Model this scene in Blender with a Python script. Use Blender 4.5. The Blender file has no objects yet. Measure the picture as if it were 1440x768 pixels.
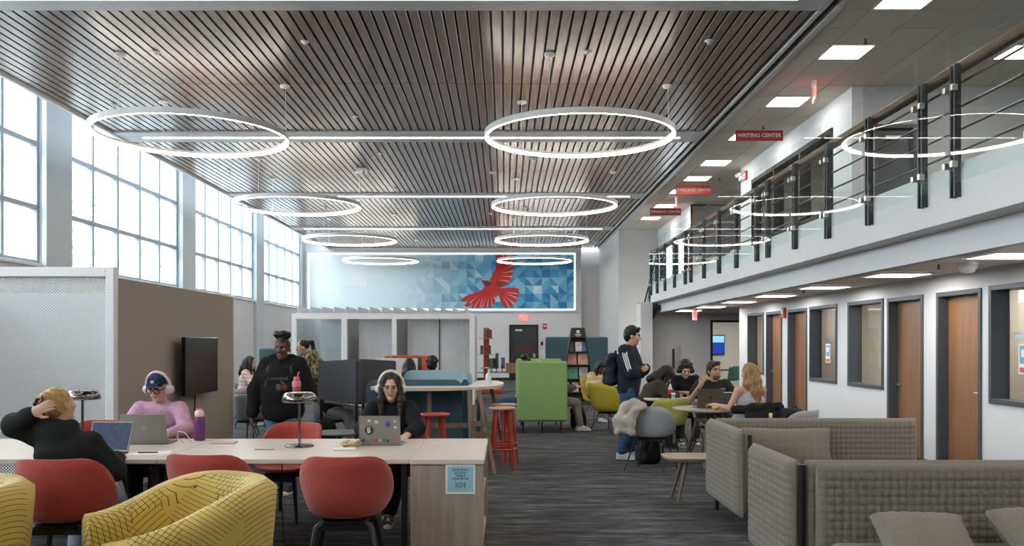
import bpy, bmesh, math, random
import numpy as np
from mathutils import Vector, Matrix, Euler
random.seed(7)
PI = math.pi
scene = bpy.context.scene
C = scene.collection

# ------------------------------------------------------------------ camera
EYE, F, VX, VY = 1.58, 1225.0, 710.0, 481.5      # eye height, focal length in px, vanishing point (1440x768 frame)
cam = bpy.data.cameras.new('camera')
cam.sensor_width = 36.0
cam.lens = F / 1440.0 * 36.0
cam.shift_x = (720.0 - VX) / 1440.0
cam.shift_y = (VY - 384.0) / 1440.0
cam.clip_end = 300
camo = bpy.data.objects.new('camera', cam)
C.objects.link(camo)
camo.location = (0, 0, EYE)
camo.rotation_euler = (PI / 2, 0, 0)
scene.camera = camo

# ------------------------------------------------------------------ exposure, world (overcast daylight)
vs = scene.view_settings
vs.view_transform = 'Standard'
vs.look = 'None'
vs.gamma = 1.0
vs.use_curve_mapping = False
vs.exposure = 1.0
SKY = 6.0
w = bpy.data.worlds.new('overcast_sky')
scene.world = w
w.use_nodes = True
bg = w.node_tree.nodes['Background']
bg.inputs[0].default_value = (0.82, 0.925, 1.0, 1)
bg.inputs[1].default_value = SKY

def gx(x, d): return (x - VX) * d / F
def gz(y, d): return EYE + (VY - y) * d / F

# ------------------------------------------------------------------ materials
MATS = {}
def _new(name):
    m = bpy.data.materials.new(name)
    m.use_nodes = True
    nt = m.node_tree
    b = nt.nodes['Principled BSDF']
    MATS[name] = m
    return m, nt, b
def mat(name, col, rough=0.6, metal=0.0, var=0.0, scale=8.0, bump=0.0, bscale=None, spec=0.5, emit=0.0, ecol=None, stretch=None, coat=0.0, sheen=0.0, col2=None):
    """plain procedural material: colour with a little noise variation and fine bump"""
    if name in MATS: return MATS[name]
    m, nt, b = _new(name)
    N, L = nt.nodes, nt.links
    b.inputs['Roughness'].default_value = rough
    b.inputs['Metallic'].default_value = metal
    b.inputs['Specular IOR Level'].default_value = spec
    b.inputs['Coat Weight'].default_value = coat
    b.inputs['Sheen Weight'].default_value = sheen
    b.inputs['Base Color'].default_value = (*col, 1)
    if emit:
        b.inputs['Emission Color'].default_value = (*(ecol or col), 1)
        b.inputs['Emission Strength'].default_value = emit
    if var or bump:
        tc = N.new('ShaderNodeTexCoord'); mp = N.new('ShaderNodeMapping')
        L.new(tc.outputs['Object'], mp.inputs[0])
        if stretch: mp.inputs['Scale'].default_value = stretch
    if var:
        nz = N.new('ShaderNodeTexNoise'); nz.inputs['Scale'].default_value = scale; nz.inputs['Detail'].default_value = 5
        L.new(mp.outputs[0], nz.inputs[0])
        rp = N.new('ShaderNodeMapRange'); rp.inputs[1].default_value = 0.3; rp.inputs[2].default_value = 0.7
        L.new(nz.outputs[0], rp.inputs[0])
        mx = N.new('ShaderNodeMix'); mx.data_type = 'RGBA'
        c2 = col2 or tuple(min(1, c * (1 + var)) for c in col)
        c1 = col if col2 else tuple(c * (1 - var) for c in col)
        mx.inputs[6].default_value = (*c1, 1); mx.inputs[7].default_value = (*c2, 1)
        L.new(rp.outputs[0], mx.inputs[0]); L.new(mx.outputs[2], b.inputs['Base Color'])
    if bump:
        n2 = N.new('ShaderNodeTexNoise'); n2.inputs['Scale'].default_value = bscale or scale * 6; n2.inputs['Detail'].default_value = 3
        L.new(mp.outputs[0], n2.inputs[0])
        bp = N.new('ShaderNodeBump'); bp.inputs['Strength'].default_value = bump; bp.inputs['Distance'].default_value = 0.01
        L.new(n2.outputs[0], bp.inputs['Height']); L.new(bp.outputs[0], b.inputs['Normal'])
    return m
def wood(name, c1, c2, rough=0.45, axis='Y', scale=3.0, coat=0.0, per_object=0.0, bump=0.05):
    if name in MATS: return MATS[name]
    m, nt, b = _new(name)
    N, L = nt.nodes, nt.links
    tc = N.new('ShaderNodeTexCoord'); mp = N.new('ShaderNodeMapping')
    L.new(tc.outputs['Object'], mp.inputs[0])
    s = {'X': (0.07, 1, 1), 'Y': (1, 0.07, 1), 'Z': (1, 1, 0.07)}[axis]
    mp.inputs['Scale'].default_value = tuple(v * scale for v in s)
    if per_object:
        oi = N.new('ShaderNodeObjectInfo')
        cb = N.new('ShaderNodeCombineXYZ'); ml = N.new('ShaderNodeMath'); ml.operation = 'MULTIPLY'; ml.inputs[1].default_value = 37.0
        L.new(oi.outputs['Random'], ml.inputs[0])
        for i in range(3): L.new(ml.outputs[0], cb.inputs[i])
        L.new(cb.outputs[0], mp.inputs['Location'])
    nz = N.new('ShaderNodeTexNoise'); nz.inputs['Scale'].default_value = 6; nz.inputs['Detail'].default_value = 8; nz.inputs['Roughness'].default_value = 0.65
    nz.inputs['Distortion'].default_value = 0.4
    L.new(mp.outputs[0], nz.inputs[0])
    rp = N.new('ShaderNodeMapRange'); rp.inputs[1].default_value = 0.3; rp.inputs[2].default_value = 0.72
    L.new(nz.outputs[0], rp.inputs[0])
    mx = N.new('ShaderNodeMix'); mx.data_type = 'RGBA'
    mx.inputs[6].default_value = (*c1, 1); mx.inputs[7].default_value = (*c2, 1)
    L.new(rp.outputs[0], mx.inputs[0])
    out = mx.outputs[2]
    if per_object:
        hs = N.new('ShaderNodeHueSaturation')
        mr = N.new('ShaderNodeMapRange'); mr.inputs[3].default_value = 1 - per_object; mr.inputs[4].default_value = 1 + per_object
        L.new(oi.outputs['Random'], mr.inputs[0]); L.new(mr.outputs[0], hs.inputs['Value']); L.new(out, hs.inputs['Color'])
        out = hs.outputs[0]
    L.new(out, b.inputs['Base Color'])
    b.inputs['Roughness'].default_value = rough
    b.inputs['Coat Weight'].default_value = coat; b.inputs['Coat Roughness'].default_value = .32
    if bump:
        bp = N.new('ShaderNodeBump'); bp.inputs['Strength'].default_value = bump; bp.inputs['Distance'].default_value = 0.01
        L.new(nz.outputs[0], bp.inputs['Height']); L.new(bp.outputs[0], b.inputs['Normal'])
    return m
def glass(name, tint=(1, 1, 1), refl=0.12, rough=0.0, boost=1.0):
    """thin clear pane: see-through with a fresnel mirror on top"""
    if name in MATS: return MATS[name]
    m = bpy.data.materials.new(name); m.use_nodes = True; MATS[name] = m
    nt = m.node_tree; N, L = nt.nodes, nt.links
    N.clear()
    o = N.new('ShaderNodeOutputMaterial'); t = N.new('ShaderNodeBsdfTransparent'); g = N.new('ShaderNodeBsdfGlossy')
    t.inputs[0].default_value = (*tint, 1); g.inputs['Roughness'].default_value = rough
    fr = N.new('ShaderNodeFresnel'); fr.inputs[0].default_value = 1.5
    ge = N.new('ShaderNodeNewGeometry'); io = N.new('ShaderNodeMapRange'); io.inputs[3].default_value = 1.5; io.inputs[4].default_value = 1 / 1.5
    L.new(ge.outputs['Backfacing'], io.inputs[0]); L.new(io.outputs[0], fr.inputs[0])
    ml = N.new('ShaderNodeMath'); ml.operation = 'MULTIPLY_ADD'; ml.inputs[1].default_value = boost; ml.inputs[2].default_value = refl * 0.3
    L.new(fr.outputs[0], ml.inputs[0])
    mx = N.new('ShaderNodeMixShader'); L.new(ml.outputs[0], mx.inputs[0]); L.new(t.outputs[0], mx.inputs[1]); L.new(g.outputs[0], mx.inputs[2])
    L.new(mx.outputs[0], o.inputs[0])
    return m
def emis(name, col, strength):
    if name in MATS: return MATS[name]
    m = bpy.data.materials.new(name); m.use_nodes = True; MATS[name] = m
    nt = m.node_tree; N, L = nt.nodes, nt.links
    N.clear()
    o = N.new('ShaderNodeOutputMaterial'); e = N.new('ShaderNodeEmission')
    e.inputs[0].default_value = (*col, 1); e.inputs[1].default_value = strength
    L.new(e.outputs[0], o.inputs[0])
    return m

# ------------------------------------------------------------------ mesh building
def link(name, me, parent=None, loc=(0, 0, 0), rot=(0, 0, 0)):
    o = bpy.data.objects.new(name, me)
    C.objects.link(o)
    o.location = loc
    o.rotation_euler = rot
    if parent is not None: o.parent = parent
    return o
def tag(o, label=None, cat=None, group=None, kind=None):
    if label: o['label'] = label
    if cat: o['category'] = cat
    if group: o['group'] = group
    if kind: o['kind'] = kind
    return o
def thing(name, label, cat, loc=(0, 0, 0), rz=0.0, group=None):
    o = link(name, None, None, loc, (0, 0, rz))
    o.empty_display_size = 0.1
    return tag(o, label, cat, group)
def copy_tree(o, parent=None, label=None, group=None, loc=None, rz=None):
    c = o.copy(); C.objects.link(c); c.parent = parent
    if label: c['label'] = label
    if group: c['group'] = group
    if loc is not None: c.location = loc
    if rz is not None: c.rotation_euler = (0, 0, rz)
    for ch in list(o.children): copy_tree(ch, c)
    return c
class MB:
    """collects shapes into one mesh"""
    def __init__(s): s.v = []; s.f = []; s.m = []; s.sm = []
    def add(s, v, f, m=0, smooth=False):
        b = len(s.v); s.v.extend([tuple(p) for p in v])
        for q in f:
            s.f.append(tuple(i + b for i in q)); s.m.append(m); s.sm.append(smooth)
        return s
    def box(s, x0, x1, y0, y1, z0, z1, m=0, bev=0.0, M=None):
        if x0 > x1: x0, x1 = x1, x0
        if y0 > y1: y0, y1 = y1, y0
        if z0 > z1: z0, z1 = z1, z0
        if bev:
            b = min(bev, (x1 - x0) * .45, (y1 - y0) * .45, (z1 - z0) * .45)
            P = []; idx = {}
            for i, (X, sx) in enumerate(((x0, 1), (x1, -1))):
                for j, (Y, sy) in enumerate(((y0, 1), (y1, -1))):
                    for k, (Z, sz) in enumerate(((z0, 1), (z1, -1))):
                        for a in range(3):
                            q = [X + sx * b, Y + sy * b, Z + sz * b]
                            q[a] = (X, Y, Z)[a]
                            idx[i, j, k, a] = len(P); P.append(q)
            Fc = []
            for i in (0, 1):
                c = [idx[i, 0, 0, 0], idx[i, 1, 0, 0], idx[i, 1, 1, 0], idx[i, 0, 1, 0]]; Fc.append(c if i else c[::-1])
                c = [idx[0, i, 0, 1], idx[0, i, 1, 1], idx[1, i, 1, 1], idx[1, i, 0, 1]]; Fc.append(c if i else c[::-1])
                c = [idx[0, 0, i, 2], idx[1, 0, i, 2], idx[1, 1, i, 2], idx[0, 1, i, 2]]; Fc.append(c if i else c[::-1])
            for i in (0, 1):
                for j in (0, 1):
                    e = [idx[i, j, 0, 0], idx[i, j, 1, 0], idx[i, j, 1, 1], idx[i, j, 0, 1]]; Fc.append(e if (i != j) else e[::-1])
                    e = [idx[i, 0, j, 0], idx[i, 1, j, 0], idx[i, 1, j, 2], idx[i, 0, j, 2]]; Fc.append(e if (i == j) else e[::-1])
                    e = [idx[0, i, j, 1], idx[1, i, j, 1], idx[1, i, j, 2], idx[0, i, j, 2]]; Fc.append(e if (i != j) else e[::-1])
            for i in (0, 1):
                for j in (0, 1):
                    for k in (0, 1):
                        t = [idx[i, j, k, 0], idx[i, j, k, 1], idx[i, j, k, 2]]
                        Fc.append(t if (i + j + k) % 2 == 1 else t[::-1])
        else:
            P = [(x, y, z) for x in (x0, x1) for y in (y0, y1) for z in (z0, z1)]
            Fc = [(0, 1, 3, 2), (4, 6, 7, 5), (0, 4, 5, 1), (2, 3, 7, 6), (0, 2, 6, 4), (1, 5, 7, 3)]
        if M is not None: P = [tuple(M @ Vector(p)) for p in P]
        return s.add(P, Fc, m)
    def rect_hole(s, X0, X1, Z0, Z1, holes, plane, t0, t1, m=0):
        """wall slab with rectangular holes; plane 'x' (u=y) or 'y' (u=x); t0..t1 the thickness range"""
        us = sorted({X0, X1, *[h[0] for h in holes], *[h[1] for h in holes]}); us = [u for u in us if X0 <= u <= X1]
        zs = sorted({Z0, Z1, *[h[2] for h in holes], *[h[3] for h in holes]}); zs = [z for z in zs if Z0 <= z <= Z1]
        for a, b in zip(us, us[1:]):
            run = None
            for c, d in zip(zs, zs[1:]):
                um, zm = (a + b) / 2, (c + d) / 2
                solid = not any(h[0] < um < h[1] and h[2] < zm < h[3] for h in holes)
                if solid:
                    if run is None: run = [c, d]
                    else: run[1] = d
                if (not solid or d == zs[-1]) and run:
                    if plane == 'x': s.box(t0, t1, a, b, run[0], run[1], m)
                    else: s.box(a, b, t0, t1, run[0], run[1], m)
                    run = None
        return s
    def tube(s, pts, r, seg=8, m=0, caps=True, closed=False, smooth=True, flat=None):
        P = [Vector(p) for p in pts]; n = len(P)
        rs = r if isinstance(r, (list, tuple)) else [r] * n
        V = []; up = None
        for i in range(n):
            if closed: t = (P[(i + 1) % n] - P[i - 1])
            else: t = (P[min(i + 1, n - 1)] - P[max(i - 1, 0)])
            t.normalize()
            if up is None:
                up = Vector((0, 0, 1)) if abs(t.z) < .9 else Vector((0, 1, 0))
            u = t.cross(up)
            if u.length < 1e-5: u = t.orthogonal()
            u.normalize(); v = u.cross(t).normalized(); up = v
            for k in range(seg):
                a = 2 * PI * k / seg
                ca, sa = math.cos(a), math.sin(a)
                if flat: sa *= flat
                V.append(P[i] + (u * ca + v * sa) * rs[i])
        Fc = []
        for i in range(n if closed else n - 1):
            j = (i + 1) % n
            for k in range(seg):
                l = (k + 1) % seg
                Fc.append((i * seg + k, i * seg + l, j * seg + l, j * seg + k))
        s.add(V, Fc, m, smooth)
        if caps and not closed:
            s.add(V[:seg], [tuple(range(seg))[::-1]], m); s.add(V[-seg:], [tuple(range(seg))], m)
        return s
    def cyl(s, a, b, r, r2=None, seg=16, m=0, caps=True, smooth=True):
        return s.tube([a, b], [r, r if r2 is None else r2], seg, m, caps, False, smooth)
    def lathe(s, prof, c=(0, 0, 0), seg=24, m=0, smooth=True, sx=1.0, sy=1.0):
        """prof: list of (r, z) bottom to top (outside counter-clockwise)"""
        V = []; n = len(prof)
        for r, z in prof:
            for k in range(seg):
                a = 2 * PI * k / seg
                V.append((c[0] + r * math.cos(a) * sx, c[1] + r * math.sin(a) * sy, c[2] + z))
        Fc = []
        for i in range(n - 1):
            for k in range(seg):
                l = (k + 1) % seg
                Fc.append((i * seg + k, i * seg + l, (i + 1) * seg + l, (i + 1) * seg + k))
        s.add(V, Fc, m, smooth)
        if prof[0][0] > 1e-4: s.add(V[:seg], [tuple(range(seg))[::-1]], m)
        if prof[-1][0] > 1e-4: s.add(V[-seg:], [tuple(range(seg))], m)
        return s
    def prism(s, poly, a0, a1, axis='z', m=0):
        """polygon (list of 2D points, counter-clockwise) extruded along an axis"""
        def p3(p, t): return {'z': (p[0], p[1], t), 'y': (p[0], t, p[1]), 'x': (t, p[0], p[1])}[axis]
        n = len(poly); V = [p3(p, a0) for p in poly] + [p3(p, a1) for p in poly]
        Fc = [tuple(range(n))[::-1], tuple(range(n, 2 * n))] + [(i, (i + 1) % n, n + (i + 1) % n, n + i) for i in range(n)]
        if axis == 'y': Fc = [q[::-1] for q in Fc]
        return s.add(V, Fc, m)
    def grid(s, pts, closed_u=False, m=0, smooth=True, flip=False):
        """pts[i][j] surface grid"""
        n, k = len(pts), len(pts[0]); V = [p for row in pts for p in row]; Fc = []
        for i in range(n if closed_u else n - 1):
            for j in range(k - 1):
                a, b, c, d = i * k + j, ((i + 1) % n) * k + j, ((i + 1) % n) * k + j + 1, i * k + j + 1
                Fc.append((a, d, c, b) if flip else (a, b, c, d))
        return s.add(V, Fc, m, smooth)
    def shell(s, G, t, m=0, closed_u=False):
        """thick open surface from a grid (n,k,3): offset both ways along normals, rims closed"""
        G = np.asarray(G, float)
        if closed_u: du = np.roll(G, -1, 0) - np.roll(G, 1, 0)
        else: du = np.gradient(G, axis=0)
        dv = np.gradient(G, axis=1)
        nr = np.cross(du, dv); nr /= np.maximum(np.linalg.norm(nr, axis=2, keepdims=True), 1e-9)
        A = G + nr * t / 2; B = G - nr * t / 2
        n, k = G.shape[:2]
        V = [tuple(p) for p in A.reshape(-1, 3)] + [tuple(p) for p in B.reshape(-1, 3)]
        o = n * k; Fc = []
        for i in range(n if closed_u else n - 1):
            i2 = (i + 1) % n
            for j in range(k - 1):
                a, b, c, d = i * k + j, i2 * k + j, i2 * k + j + 1, i * k + j + 1
                Fc.append((a, b, c, d)); Fc.append((a + o, d + o, c + o, b + o))
            a, b = i * k + k - 1, i2 * k + k - 1; Fc.append((a, b, b + o, a + o))
            a, b = i * k, i2 * k; Fc.append((b, a, a + o, b + o))
        if not closed_u:
            for j in range(k - 1):
                a, b = j, j + 1; Fc.append((a, b, b + o, a + o))
                a, b = (n - 1) * k + j, (n - 1) * k + j + 1; Fc.append((b, a, a + o, b + o))
        return s.add(V, Fc, m, True)
    def mesh(s, name, mats):
        me = bpy.data.meshes.new(name)
        me.from_pydata(s.v, [], s.f)
        for q in (mats if isinstance(mats, (list, tuple)) else [mats]): me.materials.append(q)
        me.polygons.foreach_set('material_index', s.m)
        me.polygons.foreach_set('use_smooth', s.sm)
        me.update()
        return me
    def build(s, name, mats, parent=None, loc=(0, 0, 0), rot=(0, 0, 0)):
        return link(name, s.mesh(name, mats), parent, loc, rot)
def struct(o): o['kind'] = 'structure'; return o
def part_at(name, me, parent, loc=(0, 0, 0), rot=(0, 0, 0)): return link(name, me, parent, loc, rot)

def text_mesh(txt, size, m, depth=0.002, align='CENTER', bold=0.0, space=1.0):
    cu = bpy.data.curves.new('lettering', 'FONT')
    cu.body = txt; cu.size = size; cu.align_x = align; cu.align_y = 'CENTER'; cu.extrude = depth; cu.offset = bold; cu.space_character = space
    cu.resolution_u = 2
    o = bpy.data.objects.new('lettering', cu); C.objects.link(o)
    dg = bpy.context.evaluated_depsgraph_get()
    me = bpy.data.meshes.new_from_object(o.evaluated_get(dg))
    bpy.data.objects.remove(o); bpy.data.curves.remove(cu)
    me.materials.clear(); me.materials.append(m)
    return me

# ------------------------------------------------------------------ distance-field bodies (people, bags, soft things)
def _rot(e): return np.array(Euler(e).to_matrix())
class SDF:
    def __init__(s): s.p = []
    def cap(s, a, b, ra, rb=None, k=.02, m=0, flat=None, neg=False):
        """tapered capsule; flat=(axis, factor): cross-section stretched by factor along axis"""
        s.p.append(('c', np.array(a, float), np.array(b, float), ra, ra if rb is None else rb, k, m, flat, neg)); return s
    def chain(s, pts, rs, k=.02, m=0, flat=None):
        for i in range(len(pts) - 1): s.cap(pts[i], pts[i + 1], rs[i], rs[i + 1], k, m, flat)
        return s
    def ell(s, c, r, rot=None, k=.02, m=0, neg=False):
        r = (r, r, r) if isinstance(r, (int, float)) else r
        s.p.append(('e', np.array(c, float), np.array(r, float), None if rot is None else _rot(rot), 0, k, m, None, neg)); return s
    def box(s, c, hs, r=.02, rot=None, k=.02, m=0, neg=False):
        s.p.append(('b', np.array(c, float), np.array(hs, float), None if rot is None else _rot(rot), r, k, m, None, neg)); return s
    def cut(s, z0=None, z1=None, y0=None, y1=None):
        s.p.append(('z', z0, z1, y0, y1)); return s
    def mesh(s, name, mats, h=.01, wob=0.0, wfreq=14.0):
        lo = np.full(3, 1e9); hi = -lo; B = []
        for q in s.p:
            if q[0] == 'z': B.append(None); continue
            pad = 3 * h + q[5] + wob
            if q[0] == 'c':
                f = q[7][1] if q[7] else 1.0
                r = max(q[3], q[4]) * max(1, f)
                a = np.minimum(q[1], q[2]) - r; b = np.maximum(q[1], q[2]) + r
            elif q[0] == 'e':
                r = q[2] if q[3] is None else np.sqrt(((q[3] * q[2]) ** 2).sum(1)); a, b = q[1] - r, q[1] + r
            else:
                r = q[2] if q[3] is None else np.abs(q[3]) @ q[2]
                a, b = q[1] - r, q[1] + r
            B.append((a - pad, b + pad))
            if not q[8]:
                lo = np.minimum(lo, a - 3 * h - wob); hi = np.maximum(hi, b + 3 * h + wob)
        n = np.ceil((hi - lo) / h).astype(int) + 1
        Fd = np.full(n, 9.0, np.float32); Mt = np.zeros(n, np.int8); Bd = np.full(n, 9.0, np.float32)
        ax = [lo[i] + h * np.arange(n[i]) for i in range(3)]
        for q, bb in zip(s.p, B):
            if q[0] == 'z':
                z = ax[2][None, None, :]; y = ax[1][None, :, None]
                if q[1] is not None: Fd = np.maximum(Fd, (q[1] - z).astype(np.float32))
                if q[2] is not None: Fd = np.maximum(Fd, (z - q[2]).astype(np.float32))
                if q[3] is not None: Fd = np.maximum(Fd, (q[3] - y).astype(np.float32))
                if q[4] is not None: Fd = np.maximum(Fd, (y - q[4]).astype(np.float32))
                continue
            i0 = np.clip(((bb[0] - lo) / h).astype(int), 0, n); i1 = np.clip(((bb[1] - lo) / h).astype(int) + 2, 0, n)
            if (i1 <= i0).any(): continue
            sl = tuple(slice(i0[i], i1[i]) for i in range(3))
            X = ax[0][sl[0]][:, None, None]; Y = ax[1][sl[1]][None, :, None]; Z = ax[2][sl[2]][None, None, :]
            if q[0] == 'c':
                a, b = q[1], q[2]; ab = b - a; L2 = max(ab @ ab, 1e-9)
                t = np.clip(((X - a[0]) * ab[0] + (Y - a[1]) * ab[1] + (Z - a[2]) * ab[2]) / L2, 0, 1)
                dx = X - a[0] - t * ab[0]; dy = Y - a[1] - t * ab[1]; dz = Z - a[2] - t * ab[2]
                d2 = dx * dx + dy * dy + dz * dz
                if q[7]:
                    u = np.array(q[7][0], float); u /= np.linalg.norm(u)
                    e = dx * u[0] + dy * u[1] + dz * u[2]
                    d2 = d2 - e * e * (1 - 1 / q[7][1] ** 2)
                d = np.sqrt(np.maximum(d2, 0)) - (q[3] + t * (q[4] - q[3]))
            else:
                x, y, z = X - q[1][0], Y - q[1][1], Z - q[1][2]
                R = q[3]
                if R is not None:
                    x, y, z = (R[0, 0] * x + R[1, 0] * y + R[2, 0] * z, R[0, 1] * x + R[1, 1] * y + R[2, 1] * z, R[0, 2] * x + R[1, 2] * y + R[2, 2] * z)
                r = q[2]
                if q[0] == 'e':
                    k0 = np.sqrt((x / r[0]) ** 2 + (y / r[1]) ** 2 + (z / r[2]) ** 2)
                    k1 = np.sqrt((x / r[0] ** 2) ** 2 + (y / r[1] ** 2) ** 2 + (z / r[2] ** 2) ** 2)
                    d = k0 * (k0 - 1) / np.maximum(k1, 1e-6)
                else:
                    rr = q[4]
                    qx = np.abs(x) - r[0] + rr; qy = np.abs(y) - r[1] + rr; qz = np.abs(z) - r[2] + rr
                    d = np.sqrt(np.maximum(qx, 0) ** 2 + np.maximum(qy, 0) ** 2 + np.maximum(qz, 0) ** 2) + np.minimum(np.maximum(qx, np.maximum(qy, qz)), 0) - rr
            d = d.astype(np.float32); k = q[5]
            A = Fd[sl]
            if q[8]:
                d = -d
                hh = np.maximum(k - np.abs(A - d), 0) / k if k > 0 else 0
                Fd[sl] = np.maximum(A, d) + hh * hh * k * .25
                continue
            bt = Bd[sl]; near = d < bt
            Mt[sl] = np.where(near, q[6], Mt[sl]); Bd[sl] = np.minimum(bt, d)
            if k > 0:
                hh = np.maximum(k - np.abs(A - d), 0) / k
                Fd[sl] = np.minimum(A, d) - hh * hh * k * .25
            else: Fd[sl] = np.minimum(A, d)
        if wob:
            X = ax[0][:, None, None]; Y = ax[1][None, :, None]; Z = ax[2][None, None, :]
            f = wfreq
            Fd = Fd + (wob * (np.sin(f * X + 2.1 * np.sin(.7 * f * Z)) * np.sin(1.3 * f * Z + 1.7 * np.sin(.6 * f * Y)) + .6 * np.sin(1.9 * f * Y + 1.3 * f * Z + np.sin(f * X)))).astype(np.float32)
        S = Fd < 0
        cs = np.zeros(n - 1, np.int8)
        for i in (0, 1):
            for j in (0, 1):
                for k in (0, 1): cs += S[i:n[0] - 1 + i, j:n[1] - 1 + j, k:n[2] - 1 + k]
        mixed = (cs > 0) & (cs < 8)
        idx = np.full(n - 1, -1, np.int64); ii = np.argwhere(mixed); idx[mixed] = np.arange(len(ii))
        acc = np.zeros((len(ii), 3)); num = np.zeros(len(ii))
        cr = [(i, j, k) for i in (0, 1) for j in (0, 1) for k in (0, 1)]
        for a in cr:
            for x in range(3):
                if a[x]: continue
                b = list(a); b[x] = 1
                fa = Fd[ii[:, 0] + a[0], ii[:, 1] + a[1], ii[:, 2] + a[2]]; fb = Fd[ii[:, 0] + b[0], ii[:, 1] + b[1], ii[:, 2] + b[2]]
                mm = (fa < 0) != (fb < 0)
                t = np.where(mm, fa / np.where(mm, fa - fb, 1), 0)
                p = np.array(a, float)[None] + t[:, None] * (np.array(b, float) - np.array(a, float))[None]
                acc[mm] += p[mm]; num[mm] += 1
        V = lo + h * (ii + acc / num[:, None])
        fs = []; fm = []
        for x in range(3):
            y, z = (x + 1) % 3, (x + 2) % 3
            s0 = [slice(None)] * 3; s1 = [slice(None)] * 3
            s0[x] = slice(0, n[x] - 1); s1[x] = slice(1, n[x])
            ch = np.argwhere(S[tuple(s0)] != S[tuple(s1)])
            ok = (ch[:, y] > 0) & (ch[:, z] > 0) & (ch[:, y] < n[y] - 1) & (ch[:, z] < n[z] - 1)
            ch = ch[ok]
            ins = S[ch[:, 0], ch[:, 1], ch[:, 2]]
            def cell(dy, dz):
                c = ch.copy(); c[:, y] += dy; c[:, z] += dz
                return idx[c[:, 0], c[:, 1], c[:, 2]]
            q = np.stack([cell(-1, -1), cell(0, -1), cell(0, 0), cell(-1, 0)], 1)
            q[~ins] = q[~ins][:, ::-1]
            fs.append(q); c2 = ch.copy(); c2[~ins, x] += 1
            fm.append(Mt[c2[:, 0], c2[:, 1], c2[:, 2]])
        Q = np.concatenate(fs); Mi = np.concatenate(fm)
        me = bpy.data.meshes.new(name)
        me.vertices.add(len(V)); me.vertices.foreach_set('co', V.astype(np.float32).ravel())
        me.loops.add(Q.size); me.loops.foreach_set('vertex_index', Q.astype(np.int32).ravel())
        me.polygons.add(len(Q)); me.polygons.foreach_set('loop_start', np.arange(0, Q.size, 4, dtype=np.int32))
        for q in (mats if isinstance(mats, (list, tuple)) else [mats]): me.materials.append(q)
        me.polygons.foreach_set('material_index', Mi.astype(np.int32))
        me.polygons.foreach_set('use_smooth', np.ones(len(Q), bool))
        me.update(calc_edges=True); me.validate()
        return me

# ================================================================== the setting
XL, XW, XR = -8.45, 5.33, 3.98       # window wall, office wall, mezzanine edge
YE, YB = 36.5, -7.0                  # mural wall, wall behind the camera
ZC = 5.53                            # slat ceiling underside
ZM, ZS = 2.95, 2.40                  # mezzanine floor, ceiling below it
XCL, XCR = -7.35, 3.73               # slat ceiling extent

M_wall = mat('wall_paint', (0.71, 0.72, 0.74), .7, var=.02, scale=1.5, bump=.03, bscale=160)
M_wallg = mat('wall_paint_grey', (0.56, 0.555, 0.55), .7, var=.02, scale=1.5, bump=.03, bscale=160)
M_trim = mat('white_trim', (0.80, 0.81, 0.82), .4)
M_alu = mat('window_aluminium', (0.36, 0.42, 0.47), .45, .2)
M_colm = mat('column_paint', (0.60, 0.65, 0.69), .55, var=.02, scale=2)
M_black = mat('matte_black', (0.012, 0.012, 0.013), .6)
M_bmet = mat('black_metal', (0.02, 0.02, 0.022), .35, .3, var=.1, scale=20)
M_grey_tr = mat('ceiling_grey_trim', (0.60, 0.615, 0.635), .45)
M_steel = mat('brushed_steel', (0.62, 0.62, 0.62), .28, 1.0)
M_frame = mat('dark_grey_frame', (0.065, 0.075, 0.09), .45, var=.05, scale=30)
M_doorw = wood('door_veneer', (0.235, 0.105, 0.045), (0.33, 0.165, 0.08), .4, 'Z', 3.5)
M_plank = wood('ceiling_plank_wood', (0.135, 0.072, 0.038), (0.25, 0.145, 0.082), .25, 'Y', 2.2, coat=.28, per_object=.14, bump=0)
M_tile = mat('acoustic_tile', (0.70, 0.64, 0.565), .9, var=.04, scale=60, bump=.25, bscale=300)
M_grid = mat('tile_grid', (0.42, 0.40, 0.37), .6)
M_panel = emis('panel_light', (1.0, 0.95, 0.89), 10.5)
M_ring = emis('ring_light', (1.0, 0.91, 0.80), 15.0)
M_strip = emis('strip_light', (1.0, 0.95, 0.88), 9.0)
M_white = mat('white_plastic', (0.78, 0.78, 0.77), .4)
M_pane = glass('window_pane', (0.97, 0.99, 1.0), .1)
M_pane2 = glass('interior_pane', (0.96, 0.97, 0.97), .05, boost=.6)
M_rail_glass = glass('railing_glass', (0.95, 0.985, 0.975), .04, boost=.19)
M_red_led = emis('exit_red', (1.0, 0.08, 0.05), 1.6)

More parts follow.
